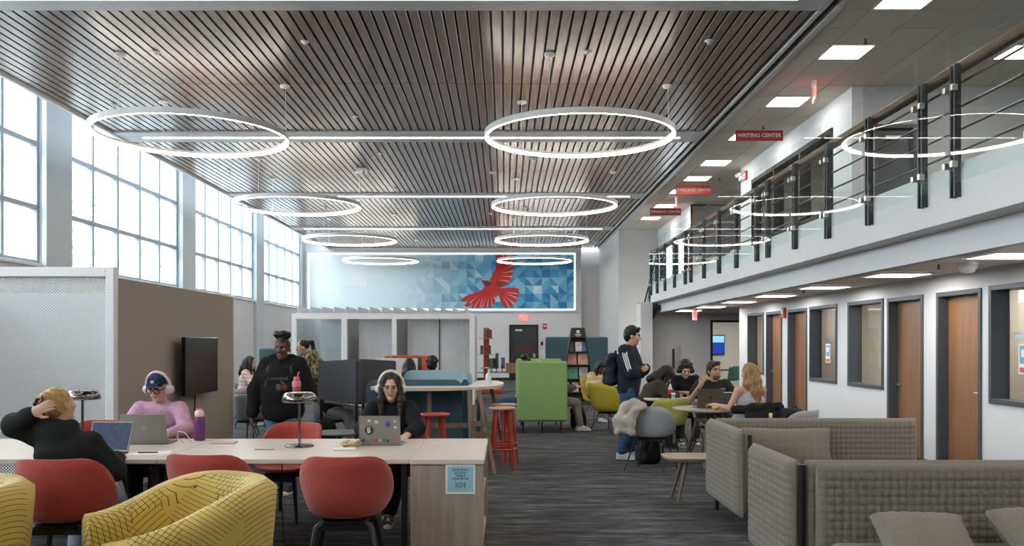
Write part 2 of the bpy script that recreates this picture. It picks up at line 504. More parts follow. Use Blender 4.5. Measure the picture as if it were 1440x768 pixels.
def carpet():
    m, nt, b = _new('carpet')
    N, L = nt.nodes, nt.links
    tc = N.new('ShaderNodeTexCoord')
    def noise(scl, s, det=6, rough=.6):
        mp = N.new('ShaderNodeMapping'); mp.inputs['Scale'].default_value = scl; L.new(tc.outputs['Object'], mp.inputs[0])
        n = N.new('ShaderNodeTexNoise'); n.inputs['Scale'].default_value = s; n.inputs['Detail'].default_value = det; n.inputs['Roughness'].default_value = rough
        L.new(mp.outputs[0], n.inputs[0]); return n.outputs[0]
    a = noise((.7, 4.2, 1), 1.9, 8, .75); c = noise((2.0, 15, 1), 2.6); d = noise((.3, .9, 1), 1.3, 3); g = noise((1, 1, 1), 300, 1)
    def mth(op, x, y):
        q = N.new('ShaderNodeMath'); q.operation = op
        for i, v in enumerate((x, y)):
            if isinstance(v, (int, float)): q.inputs[i].default_value = v
            else: L.new(v, q.inputs[i])
        return q.outputs[0]
    t = mth('ADD', mth('MULTIPLY', a, .6), mth('ADD', mth('MULTIPLY', c, .3), mth('MULTIPLY', g, .12)))
    rp = N.new('ShaderNodeValToRGB'); L.new(t, rp.inputs[0])
    e = rp.color_ramp.elements
    e[0].position = .38; e[0].color = (0.022, 0.024, 0.028, 1); e[1].position = .64; e[1].color = (0.24, 0.235, 0.23, 1)
    x = e.new(.50); x.color = (0.070, 0.072, 0.078, 1)
    mx = N.new('ShaderNodeMix'); mx.data_type = 'RGBA'; mx.blend_type = 'MULTIPLY'; mx.inputs[0].default_value = .6
    r2 = N.new('ShaderNodeValToRGB'); L.new(d, r2.inputs[0]); e = r2.color_ramp.elements
    e[0].position = .35; e[0].color = (1.0, .93, .86, 1); e[1].position = .65; e[1].color = (.86, .94, 1.0, 1)
    L.new(rp.outputs[0], mx.inputs[6]); L.new(r2.outputs[0], mx.inputs[7]); L.new(mx.outputs[2], b.inputs['Base Color'])
    b.inputs['Roughness'].default_value = .95; b.inputs['Specular IOR Level'].default_value = .15
    bp = N.new('ShaderNodeBump'); bp.inputs['Strength'].default_value = .5; bp.inputs['Distance'].default_value = .006
    L.new(g, bp.inputs['Height']); L.new(bp.outputs[0], b.inputs['Normal'])
    return m
M_carpet = carpet()

struct(MB().box(XL - .2, 12.0, YB - .2, 37.2, -.15, 0).build('floor', M_carpet))

# ---- left wall with clerestory windows
SILL, WTOP = 3.0, 6.3
cols = [-11.0 + 6.72 * i for i in range(8)]                      # pier spans start; 15.88, 22.6, 29.32
bays = []
for i, c in enumerate(cols):
    a, b = c + .95, c + 6.72
    a, b = max(a, YB), min(b, 36.05)
    if b - a > 2: bays.append((a, b))
wl = MB().rect_hole(YB, 36.9, 0, 6.6, [(a, b, SILL, WTOP) for a, b in bays], 'x', XL - .22, XL)
WL = struct(wl.build('wall_left', M_wall))
for c in cols:
    if YB < c < 36: struct(MB().box(XL, XL + .10, c, c + .95, 0, 6.6, bev=.01).build('trim_1', M_colm))
struct(MB().box(XL, XL + .06, YB, 36.4, SILL - .06, SILL, bev=.01).build('trim_2', M_trim))
struct(MB().box(XL - .2, XCL - .05, YB, 36.9, 6.6, 6.7).build('ceiling_window_pocket', M_wall))
vz = [SILL, 4.03, 5.19, WTOP]
pane_me = {}
for n, (a, b) in enumerate(bays):
    ncol = 5 if b - a > 5 else max(2, round((b - a) / 1.16))
    st = (b - a) / ncol
    wo = struct(link('window_%d' % (n + 1), None, None, (XL - .1, a, SILL)))
    fr = MB()
    for y in (0, b - a - .07): fr.box(-.06, .06, y, y + .07, 0, WTOP - SILL, bev=.006)
    for z in (0, WTOP - SILL - .07): fr.box(-.06, .06, .07, b - a - .07, z, z + .07, bev=.006)
    fr.build('window_frame', M_alu, wo)
    for i in range(1, ncol):
        MB().box(-.06, .06, i * st - .042, i * st + .042, .07, WTOP - SILL - .07, bev=.006).build('mullion', M_alu, wo)
    for z in vz[1:-1]:
        MB().box(-.052, .052, .07, b - a - .07, z - SILL - .045, z - SILL + .045, bev=.006).build('transom', M_alu, wo)
    for i in range(ncol):
        for z0, z1 in zip(vz, vz[1:]):
            k = (round(st, 3), round(z1 - z0, 3))
            if k not in pane_me: pane_me[k] = MB().box(-.004, .004, 0, st, 0, z1 - z0).mesh('pane', M_pane)
            part_at('pane', pane_me[k], wo, (0, i * st, z0 - SILL))

# ---- mural wall, side walls, wall behind the camera
struct(MB().rect_hole(XL, 3.2, 0, 6.6, [(gx(716, 36.5), gx(757, 36.5), -1, 2.32)], 'y', YE, YE + .4).build('wall_end', M_wall))
struct(MB().box(3.2, XR + .2, YE + .3, YE + .7, 0, 6.6).build('wall_end_recess', M_wallg))
struct(MB().box(XR, XR + .12, 30.5, YE + .3, 0, 6.0).build('wall_stair_side', M_wallg))
struct(MB().box(XR + .12, XW + .3, 30.5, 30.7, 0, 6.0).build('wall_stair_end', M_wallg))
struct(MB().box(XL - .2, 12, YB - .25, YB, 0, 6.6).build('wall_back', M_wall))
struct(MB().box(11.8, 12.0, YB, 30, 0, 6.0).build('wall_right_outer', M_wall))
struct(MB().box(XL, 3.0, YE - .015, YE, 0, .1).build('baseboard_end', M_black))

# ---- slat ceiling: white frame, black backing, planks
struct(MB().box(XCL, XCR + .25, YB, YE, ZC + .06, ZC + .12).build('ceiling_backing', M_black))
struct(MB().box(XCL - .07, XCL, YB, YE, ZC - .05, 6.7, bev=.005).build('trim_3', M_trim))
struct(MB().box(XCR, XCR + .06, YB, YE, ZC - .012, ZC + .1, bev=.004).build('trim_4', M_trim))
struct(MB().box(XCR + .06, XCR + .17, YB, YE, ZC + .05, ZC + .1).build('trim_5', M_black))
struct(MB().box(XCR + .17, XCR + .26, YB, 36.7, ZC - .012, ZC + .3, bev=.004).build('trim_6', M_grey_tr))
bands = [-3.9, 2.85, 9.92, 16.68, 23.4, 30.1]
slat = struct(link('ceiling', None, None, (0, 0, ZC)))
pitch = .1425
npl = int((XCR - XCL - .02) / pitch)
off = ((XCR - XCL) - npl * pitch) / 2
spans = []
edges = [YB] + [v for c in bands for v in (c - .38, c + .38)] + [YE]
for a, b in zip(edges[::2], edges[1::2]):
    if b - a > 4: spans += [(a, (a + b) / 2 - .006), ((a + b) / 2 + .006, b)]
    else: spans.append((a, b))
vis = [s for s in spans if 9.5 < s[0] < 19.5]                 # planks that read singly from the hall
for a, b in spans:
    if (a, b) in vis[:3]:
        me = MB().box(0, pitch - .030, 0, b - a, 0, .022, bev=.003).mesh('plank', M_plank)
        for i in range(npl):
            part_at('plank', me, slat, (XCL + off + i * pitch + .015, a, 0))
    else:
        q = MB()
        for i in range(npl):
            x = XCL + off + i * pitch + .015
            q.box(x, x + pitch - .030, a, b, 0, .022)
        tag(q.build('far_planks', M_plank, slat), kind='stuff')
for c in bands:
    struct(MB().box(XCL, XCR, c - .38, c + .38, ZC - .028, ZC + .03, bev=.004).build('trim_10', M_grey_tr))
def linear_light(c):
    t = thing('linear_light', {9.92: 'long white light strip recessed in the grey ceiling band ahead of all ring lights', 16.68: 'long recessed light strip in the grey ceiling band between the first and second ring rows',
              23.4: 'long recessed light strip in the grey ceiling band between the second and third ring rows', 30.1: 'long recessed light strip in the grey ceiling band between the third and last ring rows'}.get(c, 'long recessed light strip in the grey ceiling band %s' % ('over the yellow armchairs' if c > 0 else 'behind the yellow armchairs')),
              'ceiling light', (0, c, ZC - .028), 0, 'recessed linear lights')
    MB().box(-6.95, 3.37, -.05, .05, -.006, 0).build('housing', M_trim, t)
    MB().box(-6.93, 3.35, -.032, .032, -.010, -.005).build('diffuser', M_strip, t)
for c in bands: linear_light(c)

# ---- ring pendants
def ring_light(x, y, label):
    zr = EYE + 3.10
    t = thing('ring_pendant', label, 'ring light', (x, y, zr), 0, 'white ring pendants')
    R0, R1, n = 1.387, 1.44, 72
    q = MB(); e = MB()
    cs = [[(r * math.cos(2 * PI * i / n), r * math.sin(2 * PI * i / n), z) for r, z in ((R0, .045), (R0, .0), (R0 + .008, 0), (R1 - .008, 0), (R1, 0), (R1, .085), (R0, .085), (R0, .045))] for i in range(n)]
    q.grid([c[5:7] for c in cs], True); q.grid([c[4:6] for c in cs], True, smooth=True); q.grid([c[1:3] for c in cs], True); q.grid([c[3:5] for c in cs], True); q.grid([c[6:8] for c in cs], True)
    q.build('housing', M_white, t)
    e.grid([c[2:4] for c in cs], True); e.grid([c[0:2] for c in cs], True)
    e.build('diffuser', M_ring, t)
    for a in (0, 120, 240):
        ca, sa = math.cos(math.radians(a + 8)), math.sin(math.radians(a + 8))
        px, py = 1.405 * ca, 1.405 * sa
        MB().tube([(px, py, .08), (px * .99, py * .99, ZC - zr - .1), (px * .985, py * .985, ZC - zr)], .004, 5).build('cable', M_white, t)
        MB().lathe([(.02, -.05), (.075, -.03), (.08, 0)], (px * .985, py * .985, ZC - zr), 16).build('canopy', M_white, t)
rl = ['first', 'second', 'third', 'last']
for i, y in enumerate((13.2, 19.95, 26.7, 33.4)):
    ring_light(-4.75, y, 'glowing white ring pendant on the window side, %s row%s' % (rl[i], ' in front of the mural' if i == 3 else ''))
    ring_light(1.13, y, 'glowing white ring pendant on the balcony side, %s row%s' % (rl[i], ' before the red bird' if i == 3 else ''))
for y in (6.4, -.4):
    for x in (-4.75, 1.13):
        ring_light(x, y, 'glowing white ring pendant on the %s side, hung %s' % ('window' if x < 0 else 'balcony', 'above the study table' if y > 0 else 'behind the yellow armchairs'))

# ---- small ceiling devices
for k, (px, py) in enumerate(((429, 58), (826, 72), (997, 57), (160, 147), (219, 73), (500, 164), (535, 216), (885, 200), (692, 242), (322, 240), (690, 300), (555, 264))):
    d = F * (ZC - EYE) / (VY - py)
    t = MB().lathe([(.008, -.045), (.03, -.04), (.012, -.02), (.055, -.012), (.06, 0)], (0, 0, 0), 14).build('sprinkler_head', M_white, None, (gx(px, d), d, ZC))
    x_ = gx(px, d); tag(t, 'white sprinkler head in slat ceiling %s, %s' % ('before the first ring row' if d < 13.2 else 'between the first two ring rows' if d < 19.95 else 'past the second ring row', 'window side' if x_ < -3.3 else 'balcony side' if x_ > .4 else 'between the ring columns'), 'sprinkler', 'ceiling sprinklers')
d = F * (ZC - EYE) / (VY - 237)
t = thing('wireless_access_point', 'square white access point box under the slat ceiling', 'access point', (gx(510, d), d, ZC))
MB().box(-.13, .13, -.13, .13, -.05, 0, bev=.015).build('housing', M_white, t); MB().lathe([(.03, -.12), (.05, -.1), (.05, -.05)], (0, 0, 0), 12).build('sensor', M_white, t)

# ---- tiled ceiling above the mezzanine
tc_ = struct(link('ceiling_upper', None, None, (0, 0, ZC)))
TX0, TY0, TS = 4.34 - .61, 9.73 - .61 * 8, .61
MB().box(XCR + .26, 11.9, YB, 30.6, .012, .05).build('tile_backing', M_grid, tc_)
def panel_light(name, label, x, y, z, group, parent=None, wx=.61, wy=.61):
    t = thing(name, label, 'ceiling light', (x, y, z), 0, group)
    q = MB()
    for a, b, c, d in ((0, wx, 0, .03), (0, wx, wy - .03, wy), (0, .03, .03, wy - .03), (wx - .03, wx, .03, wy - .03)): q.box(a, b, c, d, -.004, .02)
    q.build('frame', M_white, t)
    MB().box(.03, wx - .03, .03, wy - .03, .004, .01).build('diffuser', M_panel, t)
lit = set()
pl_rows = [9.73, 11.57, 14.03, 16.5, 18.9, 20.8, 22.6, 25.0, 27.5]
plab = ['before the first', 'nearest the upper corner wall', 'beside the hanging exit sign', 'above the writing center sign', 'past the writing center sign', 'before the language center sign', 'behind the language center sign', 'above the speaking center sign', 'nearest the grey stair wall']
for r, y in enumerate(pl_rows):
    j = round((y - TY0) / TS); lit.add((1, j))
    panel_light('troffer_light', 'square lit ceiling panel over the mezzanine edge, ' + plab[r], TX0 + TS, TY0 + j * TS, ZC, 'upper panel lights')
for y in (11.57, 7.3, 3.0):
    j = round((y - TY0) / TS); lit.add((5, j)); panel_light('troffer_light', 'square lit ceiling panel deep over the mezzanine, in from the railing', TX0 + TS * 5, TY0 + j * TS, ZC, 'upper panel lights')
for y in (4.8, 7.3, 2.4):
    j = round((y - TY0) / TS); lit.add((1, j)); panel_light('troffer_light', 'square lit ceiling panel over the near mezzanine edge', TX0 + TS, TY0 + j * TS, ZC, 'upper panel lights')
tme = MB().box(.006, TS - .006, .006, TS - .006, 0, .012).mesh('tile', M_tile)
n = 0; rest = MB()
for j in range(-20, 43):
    for i in range(0, 13):
        x, y = TX0 + i * TS, TY0 + j * TS
        if (i, j) in lit or y < YB or x > 11.2 or y + TS > 30.6: continue
        if x > XW + .1 and y > 13.5 and not (19.6 < y < 24.5): continue
        x0 = max(x, XCR + .27)
        inview = 9.0 < y and (x + TS - VX / F * 0) * F / (y + TS) < 760
        if x0 > x: rest.box(x0, x + TS - .006, y + .006, y + TS - .006, 0, .012); continue
        if inview and n < 290:
            part_at('tile', tme, tc_, (x, y, 0)); n += 1
        else: rest.box(x + .006, x + TS - .006, y + .006, y + TS - .006, 0, .012)
tag(rest.build('far_tiles', M_tile, tc_), kind='stuff')

# ---- mezzanine slab, fascia, soffit
zf0 = EYE + .2706 * XR; zcurb = EYE + .395 * XR
struct(MB().box(XR + .15, 11.8, YB, 23.7, zf0 + .02, ZM).build('floor_mezzanine', M_carpet))
struct(MB().box(XR, XR + .15, YB, 23.7, zf0, zcurb, bev=.004).build('trim_7', M_wall))
struct(MB().box(XR + .15, XR + .28, YB, 23.7, zf0, zf0 + .02).build('trim_8', M_wallg))
struct(MB().box(XR + .26, XR + .34, YB, 23.7, ZS, zf0, bev=.004).build('trim_9', M_wall))
struct(MB().box(XR + .3, 11.8, YB, 24.4, ZS, ZS + .06).build('ceiling_lower', M_tile))

def Dw(x): return XW * F / (x - VX)
# ---- office wall with doors and windows
ops = []   # (kind, y near, y far)
for kind, xa, xb in (('w', 1392, 1462), ('d', 1318, 1381), ('d', 1249, 1299), ('w', 1193, 1243), ('w', 1139, 1177.6), ('d', 1108.5, 1135.5), ('d', 1078, 1100), ('w', 1052, 1074.5)):
    ops.append((kind, Dw(xb), Dw(xa)))
holes = [(a, b, 0 if k == 'd' else .91, 2.19 if k == 'd' else 2.2) for k, a, b in ops]
holes2 = holes + [(3.0, 4.05, 0, 2.19), (4.4, 5.6, .91, 2.2)]
struct(MB().rect_hole(YB, 19.8, 0, ZS, holes2, 'x', XW, XW + .18).build('wall_right', M_wall))
struct(MB().box(XW - .012, XW, YB, 19.8, 0, .1).build('baseboard_right', M_frame))
M_note = mat('notice_paper', (.85, .85, .85), .6)
nd = nw = 0
def lever(parent, y, z, flip):
    q = MB(); s = -1 if flip else 1
    q.cyl((0, y, z), (-.03, y, z), .027, seg=14); q.tube([(-.028, y, z), (-.055, y, z), (-.06, y + s * .02, z), (-.06, y + s * .12, z)], .009, 8)
    q.build('handle', M_steel, parent)
for (k, a, b) in ops + [('d', 3.0, 4.05), ('w', 4.4, 5.6)]:
    z0, z1 = (0, 2.19) if k == 'd' else (.91, 2.2)
    f = MB(); t = .055
    for y0, y1, c, d in ((a, a + t, z0, z1), (b - t, b, z0, z1), (a + t, b - t, z1 - t, z1)) + (() if k == 'd' else ((a + t, b - t, z0, z0 + t),)):
        f.box(XW - .02, XW + .19, y0, y1, c, d, bev=.004)
    if k == 'd':
        nd += 1; o = struct(link('door_%d' % nd, None))
        f.build('door_frame', M_frame, o)
        MB().box(XW + .11, XW + .155, a + t, b - t, .01, z1 - t, bev=.002).build('door_leaf', M_doorw, o)
        hy = b - t - .07 if nd in (2, 4) else a + t + .07
        lv = link('lever', None, o, (XW + .11, 0, 0)); bpy.data.objects.remove(lv)
        q = MB(); s = -1 if nd in (2, 4) else 1
        q.cyl((XW + .112, hy, 1.0), (XW + .085, hy, 1.0), .028, seg=14)
        q.tube([(XW + .09, hy, 1.0), (XW + .055, hy, 1.0), (XW + .05, hy + s * .02, 1.0), (XW + .05, hy + s * .12, 1.0)], .010, 8)
        q.build('handle', M_steel, o)
    else:
        nw += 1; o = struct(link('window_%d' % (len(bays) + nw), None))
        f.build('window_frame', M_frame, o)
        MB().box(XW + .13, XW + .138, a + t, b - t, z0 + t, z1 - t).build('pane', M_pane2, o)

# study rooms behind the office wall
M_beige = mat('room_paint_beige', (.56, .50, .41), .75, var=.02, scale=2)
M_carp2 = M_carpet
struct(MB().box(8.3, 8.45, YB, 20, 0, ZS).build('wall_office_back', M_beige))
for y in (19.7, Dw(1104), Dw(1185), Dw(1309), 7.4, 2.5): struct(MB().box(XW + .18, 8.3, y - .06, y + .06, 0, ZS).build('wall_partition', M_beige))
for y, nm in ((18.2, 'room of the last study window'), (15.6, 'room of the middle study window'), (12.4, 'room of the second wooden door'), (9.6, 'room of the wide study window'), (5.0, 'unseen room behind the sofas')): panel_light('troffer_light', 'lit ceiling panel inside the ' + nm, 6.6, y, ZS - .022, 'study room panel lights', None, .61, 1.2)

# ceiling panels under the mezzanine
for i, y in enumerate((7.75, 10.1, 12.45, 14.8, 17.15, 19.5, 21.9, 5.4, 3.0)):
    panel_light('troffer_light', 'lit ceiling panel under the mezzanine, %s' % ('above the grey quilted sofas' if i > 6 else ['in front of the wide study window', 'over the second wooden door', 'by the middle study windows', 'over the far pair of doors', 'by the last study window', 'near the corner of the office wall', 'before the far grey wall'][i]), 4.38, y, ZS - .022, 'lower panel lights', None, .61, .61)
t = thing('dome_camera', 'white dome security camera under the mezzanine ceiling', 'camera', (gx(1361, 8.97), 8.97, ZS))
MB().lathe([(.02, -.11), (.06, -.1), (.085, -.06), (.09, -.04)], (0, 0, 0), 20).build('dome', M_white, t); MB().lathe([(.09, -.04), (.1, -.035), (.1, 0)], (0, 0, 0), 20).build('base', M_white, t)
for px, py in ((1320, 372), (1130, 408)):
    d = F * (EYE - ZS) / (py - VY)
    tag(MB().lathe([(.02, -.05), (.022, -.045), (.008, -.04), (.01, 0)], (0, 0, 0), 10).build('sprinkler_head', M_bmet, None, (gx(px, d), d, ZS)), 'dark pendent sprinkler head under the mezzanine ceiling', 'sprinkler', 'mezzanine sprinklers')
for px, py in ((1217, 55), (1073, 177), (1012, 250)):
    d = F * (ZC - EYE) / (VY - py)
    tag(MB().lathe([(.03, -.06), (.032, -.055), (.008, -.05), (.012, 0)], (0, 0, 0), 10).build('sprinkler_head', M_bmet, None, (gx(px, d), d, ZC)), 'dark pendent sprinkler head in the tiled upper ceiling', 'sprinkler', 'upper sprinklers')

# wall at the far end under the mezzanine, lobby, meeting room
yf = 24.3
struct(MB().rect_hole(XR - .28, 11.8, 0, ZS + .3, [(gx(999, yf), gx(999, yf) + 1.05, -1, 2.2)], 'y', yf, yf + .2).build('wall_lobby', M_wallg))
struct(MB().box(XR - .3, XR + .02, 23.6, 24.3, 0, zf0, bev=.005).build('wall_stair_end_pier', M_wall))
o = struct(link('door_9', None)); q = MB(); xa = gx(999, yf)
for a, b, c, d in ((xa, xa + .06, 0, 2.2), (xa + .99, xa + 1.05, 0, 2.2), (xa + .06, xa + .99, 2.14, 2.2)): q.box(a, b, yf - .03, yf + .22, c, d)
q.build('door_frame', M_black, o)
M_beige2 = mat('meeting_room_paint', (.75, .70, .60), .75)
struct(MB().box(4.6, 9.5, 28.6, 28.8, 0, ZS + .3).build('wall_meeting_room', M_beige2))
struct(MB().box(4.4, 9.5, yf + .2, 28.8, ZS + .1, ZS + .2).build('ceiling_meeting_room', M_tile))
panel_light('troffer_light', 'lit ceiling panel inside the meeting room', 6.4, 25.8, ZS + .078, 'meeting room light', None, .61, 1.2)

# ---- upper level walls
up = ZC + .03
yu = 13.46
def upwall(name, y0, y1, hl, m=M_wall): return struct(MB().rect_hole(y0, y1, ZM, up, hl, 'x', XW + .03, XW + .2).build(name, m))
wy0, wy1 = Dw(1168), Dw(1057)
zt = EYE + (VY - 180) * wy0 / F
upwall('wall_upper_first', yu, 19.8, [(wy0, wy1, 3.7, zt)])
wy2, wy3 = Dw(966), Dw(928)
upwall('wall_upper_second', 24.8, 30.5, [(wy2, min(wy3, 30.2), 3.3, 4.85)])
struct(MB().rect_hole(XW + .2, 11.8, ZM, up, [(gx(1230, yu), gx(1289, yu), ZM - .1, 4.95)], 'y', yu, yu + .15).build('wall_upper_front', M_wallg))
struct(MB().box(XW + .2, 11.8, 24.8, 24.95, ZM, up).build('wall_upper_gallery', M_wallg))
struct(MB().box(9.5, 9.7, 19.8, 24.8, ZM, up).build('wall_upper_gallery_side', M_wallg))
struct(MB().box(XW + .2, 11.8, 19.7, 19.85, ZM, up).build('wall_upper_first_end', M_wallg))
o = struct(link('window_30', None)); q = MB()
nn = 3; st = (wy1 - wy0) / nn
for i in range(nn + 1): q.box(XW, XW + .2, wy0 + i * st - .035, wy0 + i * st + .035, 3.7, zt)
q.box(XW, XW + .2, wy0, wy1, zt - .08, zt); q.box(XW, XW + .2, wy0, wy1, 3.7, 3.76); q.build('window_frame', M_black, o)
for i in range(nn): MB().box(XW + .1, XW + .108, wy0 + i * st + .035, wy0 + (i + 1) * st - .035, 3.76, zt - .08).build('pane', M_pane2, o)
o = struct(link('window_31', None)); q = MB(); e = min(wy3, 30.2)
for y in (wy2, (wy2 + e) / 2, e - .06): q.box(XW, XW + .2, y, y + .06, 3.3, 4.85)
q.box(XW, XW + .2, wy2, e, 4.79, 4.85); q.build('window_frame', M_black, o)
MB().box(XW + .1, XW + .108, wy2, e, 3.3, 4.79).build('pane', M_pane2, o)
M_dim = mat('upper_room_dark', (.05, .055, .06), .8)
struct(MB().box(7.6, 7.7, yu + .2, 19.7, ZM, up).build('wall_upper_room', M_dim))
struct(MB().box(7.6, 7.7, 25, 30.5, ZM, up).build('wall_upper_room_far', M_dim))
# upper grey door
o = struct(link('door_10', None)); xa, xb = gx(1230, yu), gx(1289, yu); q = MB()
for a, b, c, d in ((xa, xa + .06, ZM, 4.95), (xb - .06, xb, ZM, 4.95), (xa + .06, xb - .06, 4.89, 4.95)): q.box(a, b, yu - .02, yu + .17, c, d)
M_gdoor = mat('grey_steel_door', (.10, .105, .11), .45)
q.build('door_frame', M_gdoor, o); MB().box(xa + .06, xb - .06, yu + .06, yu + .1, ZM, 4.89).build('door_leaf', M_gdoor, o)
MB().box((xa + xb) / 2 - .15, (xa + xb) / 2 + .1, yu + .0, yu + .06, 4.72, 4.78, bev=.005).build('door_closer', M_steel, o)

# ---- end-wall black door with frame
o = struct(link('door_11', None)); xa, xb = gx(716, YE), gx(757, YE); q = MB(); zt = 2.32
for a, b, c, d in ((xa, xa + .07, 0, zt), (xb - .07, xb, 0, zt), (xa + .07, xb - .07, zt - .07, zt)): q.box(a, b, YE - .03, YE + .2, c, d)
q.build('door_frame', M_black, o)
M_bdoor = mat('charcoal_door', (.035, .036, .04), .4)
MB().box(xa + .07, xb - .07, YE + .06, YE + .11, 0, zt - .07).build('door_leaf', M_bdoor, o)
MB().box(xa + .25, xa + .55, YE - .0, YE + .06, zt - .28, zt - .19, bev=.01).build('door_closer', M_steel, o)
MB().box(xa + .25, xb - .25, YE + .052, YE + .06, gz(493, YE), gz(487, YE)).build('door_sign', mat('door_sign_red', (.12, .02, .02), .5), o)
MB().box(xb - .22, xb - .12, YE + .0, YE + .06, .95, 1.1).build('handle', M_steel, o)

# ================================================================== mezzanine railing, stairs, mural, signs
M_post = mat('railing_post_metal', (.045, .05, .057), .4, .5)
M_rod = mat('railing_rod', (.06, .055, .05), .35, .6)
M_hrail = wood('handrail_wood', (.065, .028, .012), (.14, .062, .026), .5, 'Y', 3.0)
M_clip = mat('glass_clip_steel', (.6, .59, .56), .3, .9)
posts = [-2.2, -1.0, .2, 1.4, 2.8, 4.0, 5.22, 6.43, 7.64, 8.24, 9.45, 10.66, 11.87, 13.08, 13.66, 14.87, 16.08, 17.29, 18.5, 19.08, 20.29, 21.5, 22.6, 23.55]
zt_post, zb_post = EYE + .617 * 3.95, EYE + .3215 * 3.95
rail = thing('mezzanine_railing', 'glass and dark metal railing with wooden handrail along the mezzanine edge', 'railing', (0, 0, ZM))
zz = -ZM
post_me = MB()
for s in (-.045, .025): post_me.box(-.03, .03, s, s + .022, zb_post, zt_post, bev=.003)
for z in (zb_post + .25, zt_post - .2): post_me.box(-.02, .02, -.025, .025, z - .02, z + .02)
post_me.box(.0, .10, -.012, .012, zb_post + .06, zb_post + .1)
post_me = post_me.mesh('post', M_post)
clip_me = MB().box(-.028, .028, -.02, .02, -.028, .028, bev=.004).mesh('clip', M_clip)
for y in posts:
    p = part_at('post', post_me, rail, (3.95, y, zz)); [part_at('clip', clip_me, p, (-.047, sy, z)) for z in (zb_post + .28, zt_post - .22) for sy in (-.065, .065)]
gl = {}
for a, b in zip(posts, posts[1:]):
    w_ = round(b - a - .1, 3)
    if w_ not in gl: gl[w_] = MB().box(-.006, .006, 0, w_, 2.955, 4.235).mesh('glass_panel', M_rail_glass)
    part_at('glass_panel', gl[w_], rail, (3.885, a + .05, zz))
for z in (3.87, 3.66, 3.46, 3.27): MB().cyl((4.02, posts[0], z + zz), (4.02, posts[-1], z + zz), .011, seg=6).build('rod', M_rod, rail)
MB().box(3.99, 4.09, posts[0], posts[-1] + .1, 3.975 + zz, 4.06 + zz, bev=.015).build('handrail', M_hrail, rail)

# stairs down from the far end of the mezzanine
M_tread = mat('stair_tread', (.10, .10, .105), .8)
st = thing('staircase', 'dark metal stair descending from the far end of the mezzanine', 'staircase', (0, 0, 0))
ns, run, y0 = 16, .29, 23.75
for i in range(ns):
    z = ZM - (i + 1) * ZM / (ns + 1)
    MB().box(XR + .2, XW - .05, y0 + i * run, y0 + (i + 1) * run + .02, z - .05, z, bev=.006).build('tread', M_tread, st)
sl = ZM / (ns + 1) / run
for x in (XR + .12, ):
    MB().prism([(y0 - .1, ZM - .35), (y0 + ns * run, .0 - .0), (y0 + ns * run + .3, 0), (y0 + ns * run + .3, .2), (y0 - .1, ZM + .05)], x, x + .06, 'x').build('stringer', M_post, st)
for i in range(5):
    yy = y0 + .1 + i * 1.05; zb = ZM - (yy - y0) * sl
    MB().box(XR + .13, XR + .17, yy, yy + .05, zb - .1, zb + 1.0, bev=.004).build('post', M_post, st)
    if i:
        for dz in (.25, .5, .75): MB().cyl((XR + .15, yy, zb + dz), (XR + .15, yy - 1.05, zb + dz + 1.05 * sl), .01, seg=6).build('rod', M_rod, st)
MB().tube([(XR + .15, y0, ZM + 1.0), (XR + .15, y0 + 4.6, ZM + 1.0 - 4.6 * sl)], .025, 10).build('handrail', M_post, st)

# ---- mural
ym = YE - .12
mx0, mx1, mz0, mz1 = gx(433, ym), gx(809, ym), gz(436, ym), gz(356, ym)
mw, mh = mx1 - mx0, mz1 - mz0
mu = thing('wall_mural', 'wide edge-lit mural of pale blue triangles with a red bird in flight', 'mural', (mx0, YE, mz0))
MB().box(-.1, mw + .1, -.09, 0, -.09, mh + .09, bev=.01).build('backing', M_grey_tr, mu)
def vcol_mat(name, rough=.5):
    m, nt, b = _new(name)
    a = nt.nodes.new('ShaderNodeVertexColor'); a.layer_name = 'print'
    nt.links.new(a.outputs[0], b.inputs['Base Color']); b.inputs['Roughness'].default_value = rough
    return m
M_print = vcol_mat('mural_print')
def colour_mesh(name, verts, faces, cols, m=None):
    me = bpy.data.meshes.new(name); me.from_pydata(verts, [], faces)
    at = me.color_attributes.new('print', 'FLOAT_COLOR', 'CORNER'); k = 0
    for f, c in zip(faces, cols):
        for _ in f: at.data[k].color = (*c, 1); k += 1
    me.materials.append(m or M_print); me.update(); return me
rnd = random.Random(3)
V, Fc, Cc = [], [], []
nxm, nzm = 32, 7; cw, ch = mw / nxm, mh / nzm
pal = [(.02, .20, .46), (.05, .32, .60), (.11, .43, .69), (.22, .55, .76), (.44, .70, .84), (.60, .78, .88)]
for i in range(nxm):
    for j in range(nzm):
        u, v = (i + .5) / nxm, (j + .5) / nzm
        f = max(0, min(1, (u - .18 - .25 * max(0, v - .3) * (1 - u)) / .5))
        for tri in (0, 1):
            base = pal[min(5, max(0, int(rnd.gauss(3.3 - 2.1 * u, 1.25) + .5)))]
            wash = (.68, .77, .80)
            haze = (.40, .62, .70)
            t = f ** 1.2
            mid = tuple(a * (1 - u * .9) + b * u * .9 for a, b in zip(wash, haze))
            sm = .35 + .65 * max(0, min(1, (u - .35) / .2))
            c = tuple(a * (1 - t * sm) + b * t * sm for a, b in zip(mid, base))
            if 0.02 < (v - (.15 + 1.6 * u)) and u < .42: c = tuple(min(1, x * .6 + .32) for x in c)
            x0, x1, z0, z1 = i * cw, (i + 1) * cw, j * ch, (j + 1) * ch
            q = [(x0, z0), (x1, z0), (x1, z1), (x0, z1)]
            d = (i * 7 + j * 3 + (i * j) % 5) % 2
            ids = ((0, 1, 2), (0, 2, 3)) if d else ((0, 1, 3), (1, 2, 3))
            b = len(V); V += [(q[k][0], -.095, q[k][1]) for k in ids[tri]]; Fc.append((b, b + 1, b + 2)); Cc.append(c)
link('print', colour_mesh('print', V, Fc, Cc), mu)
e = MB()
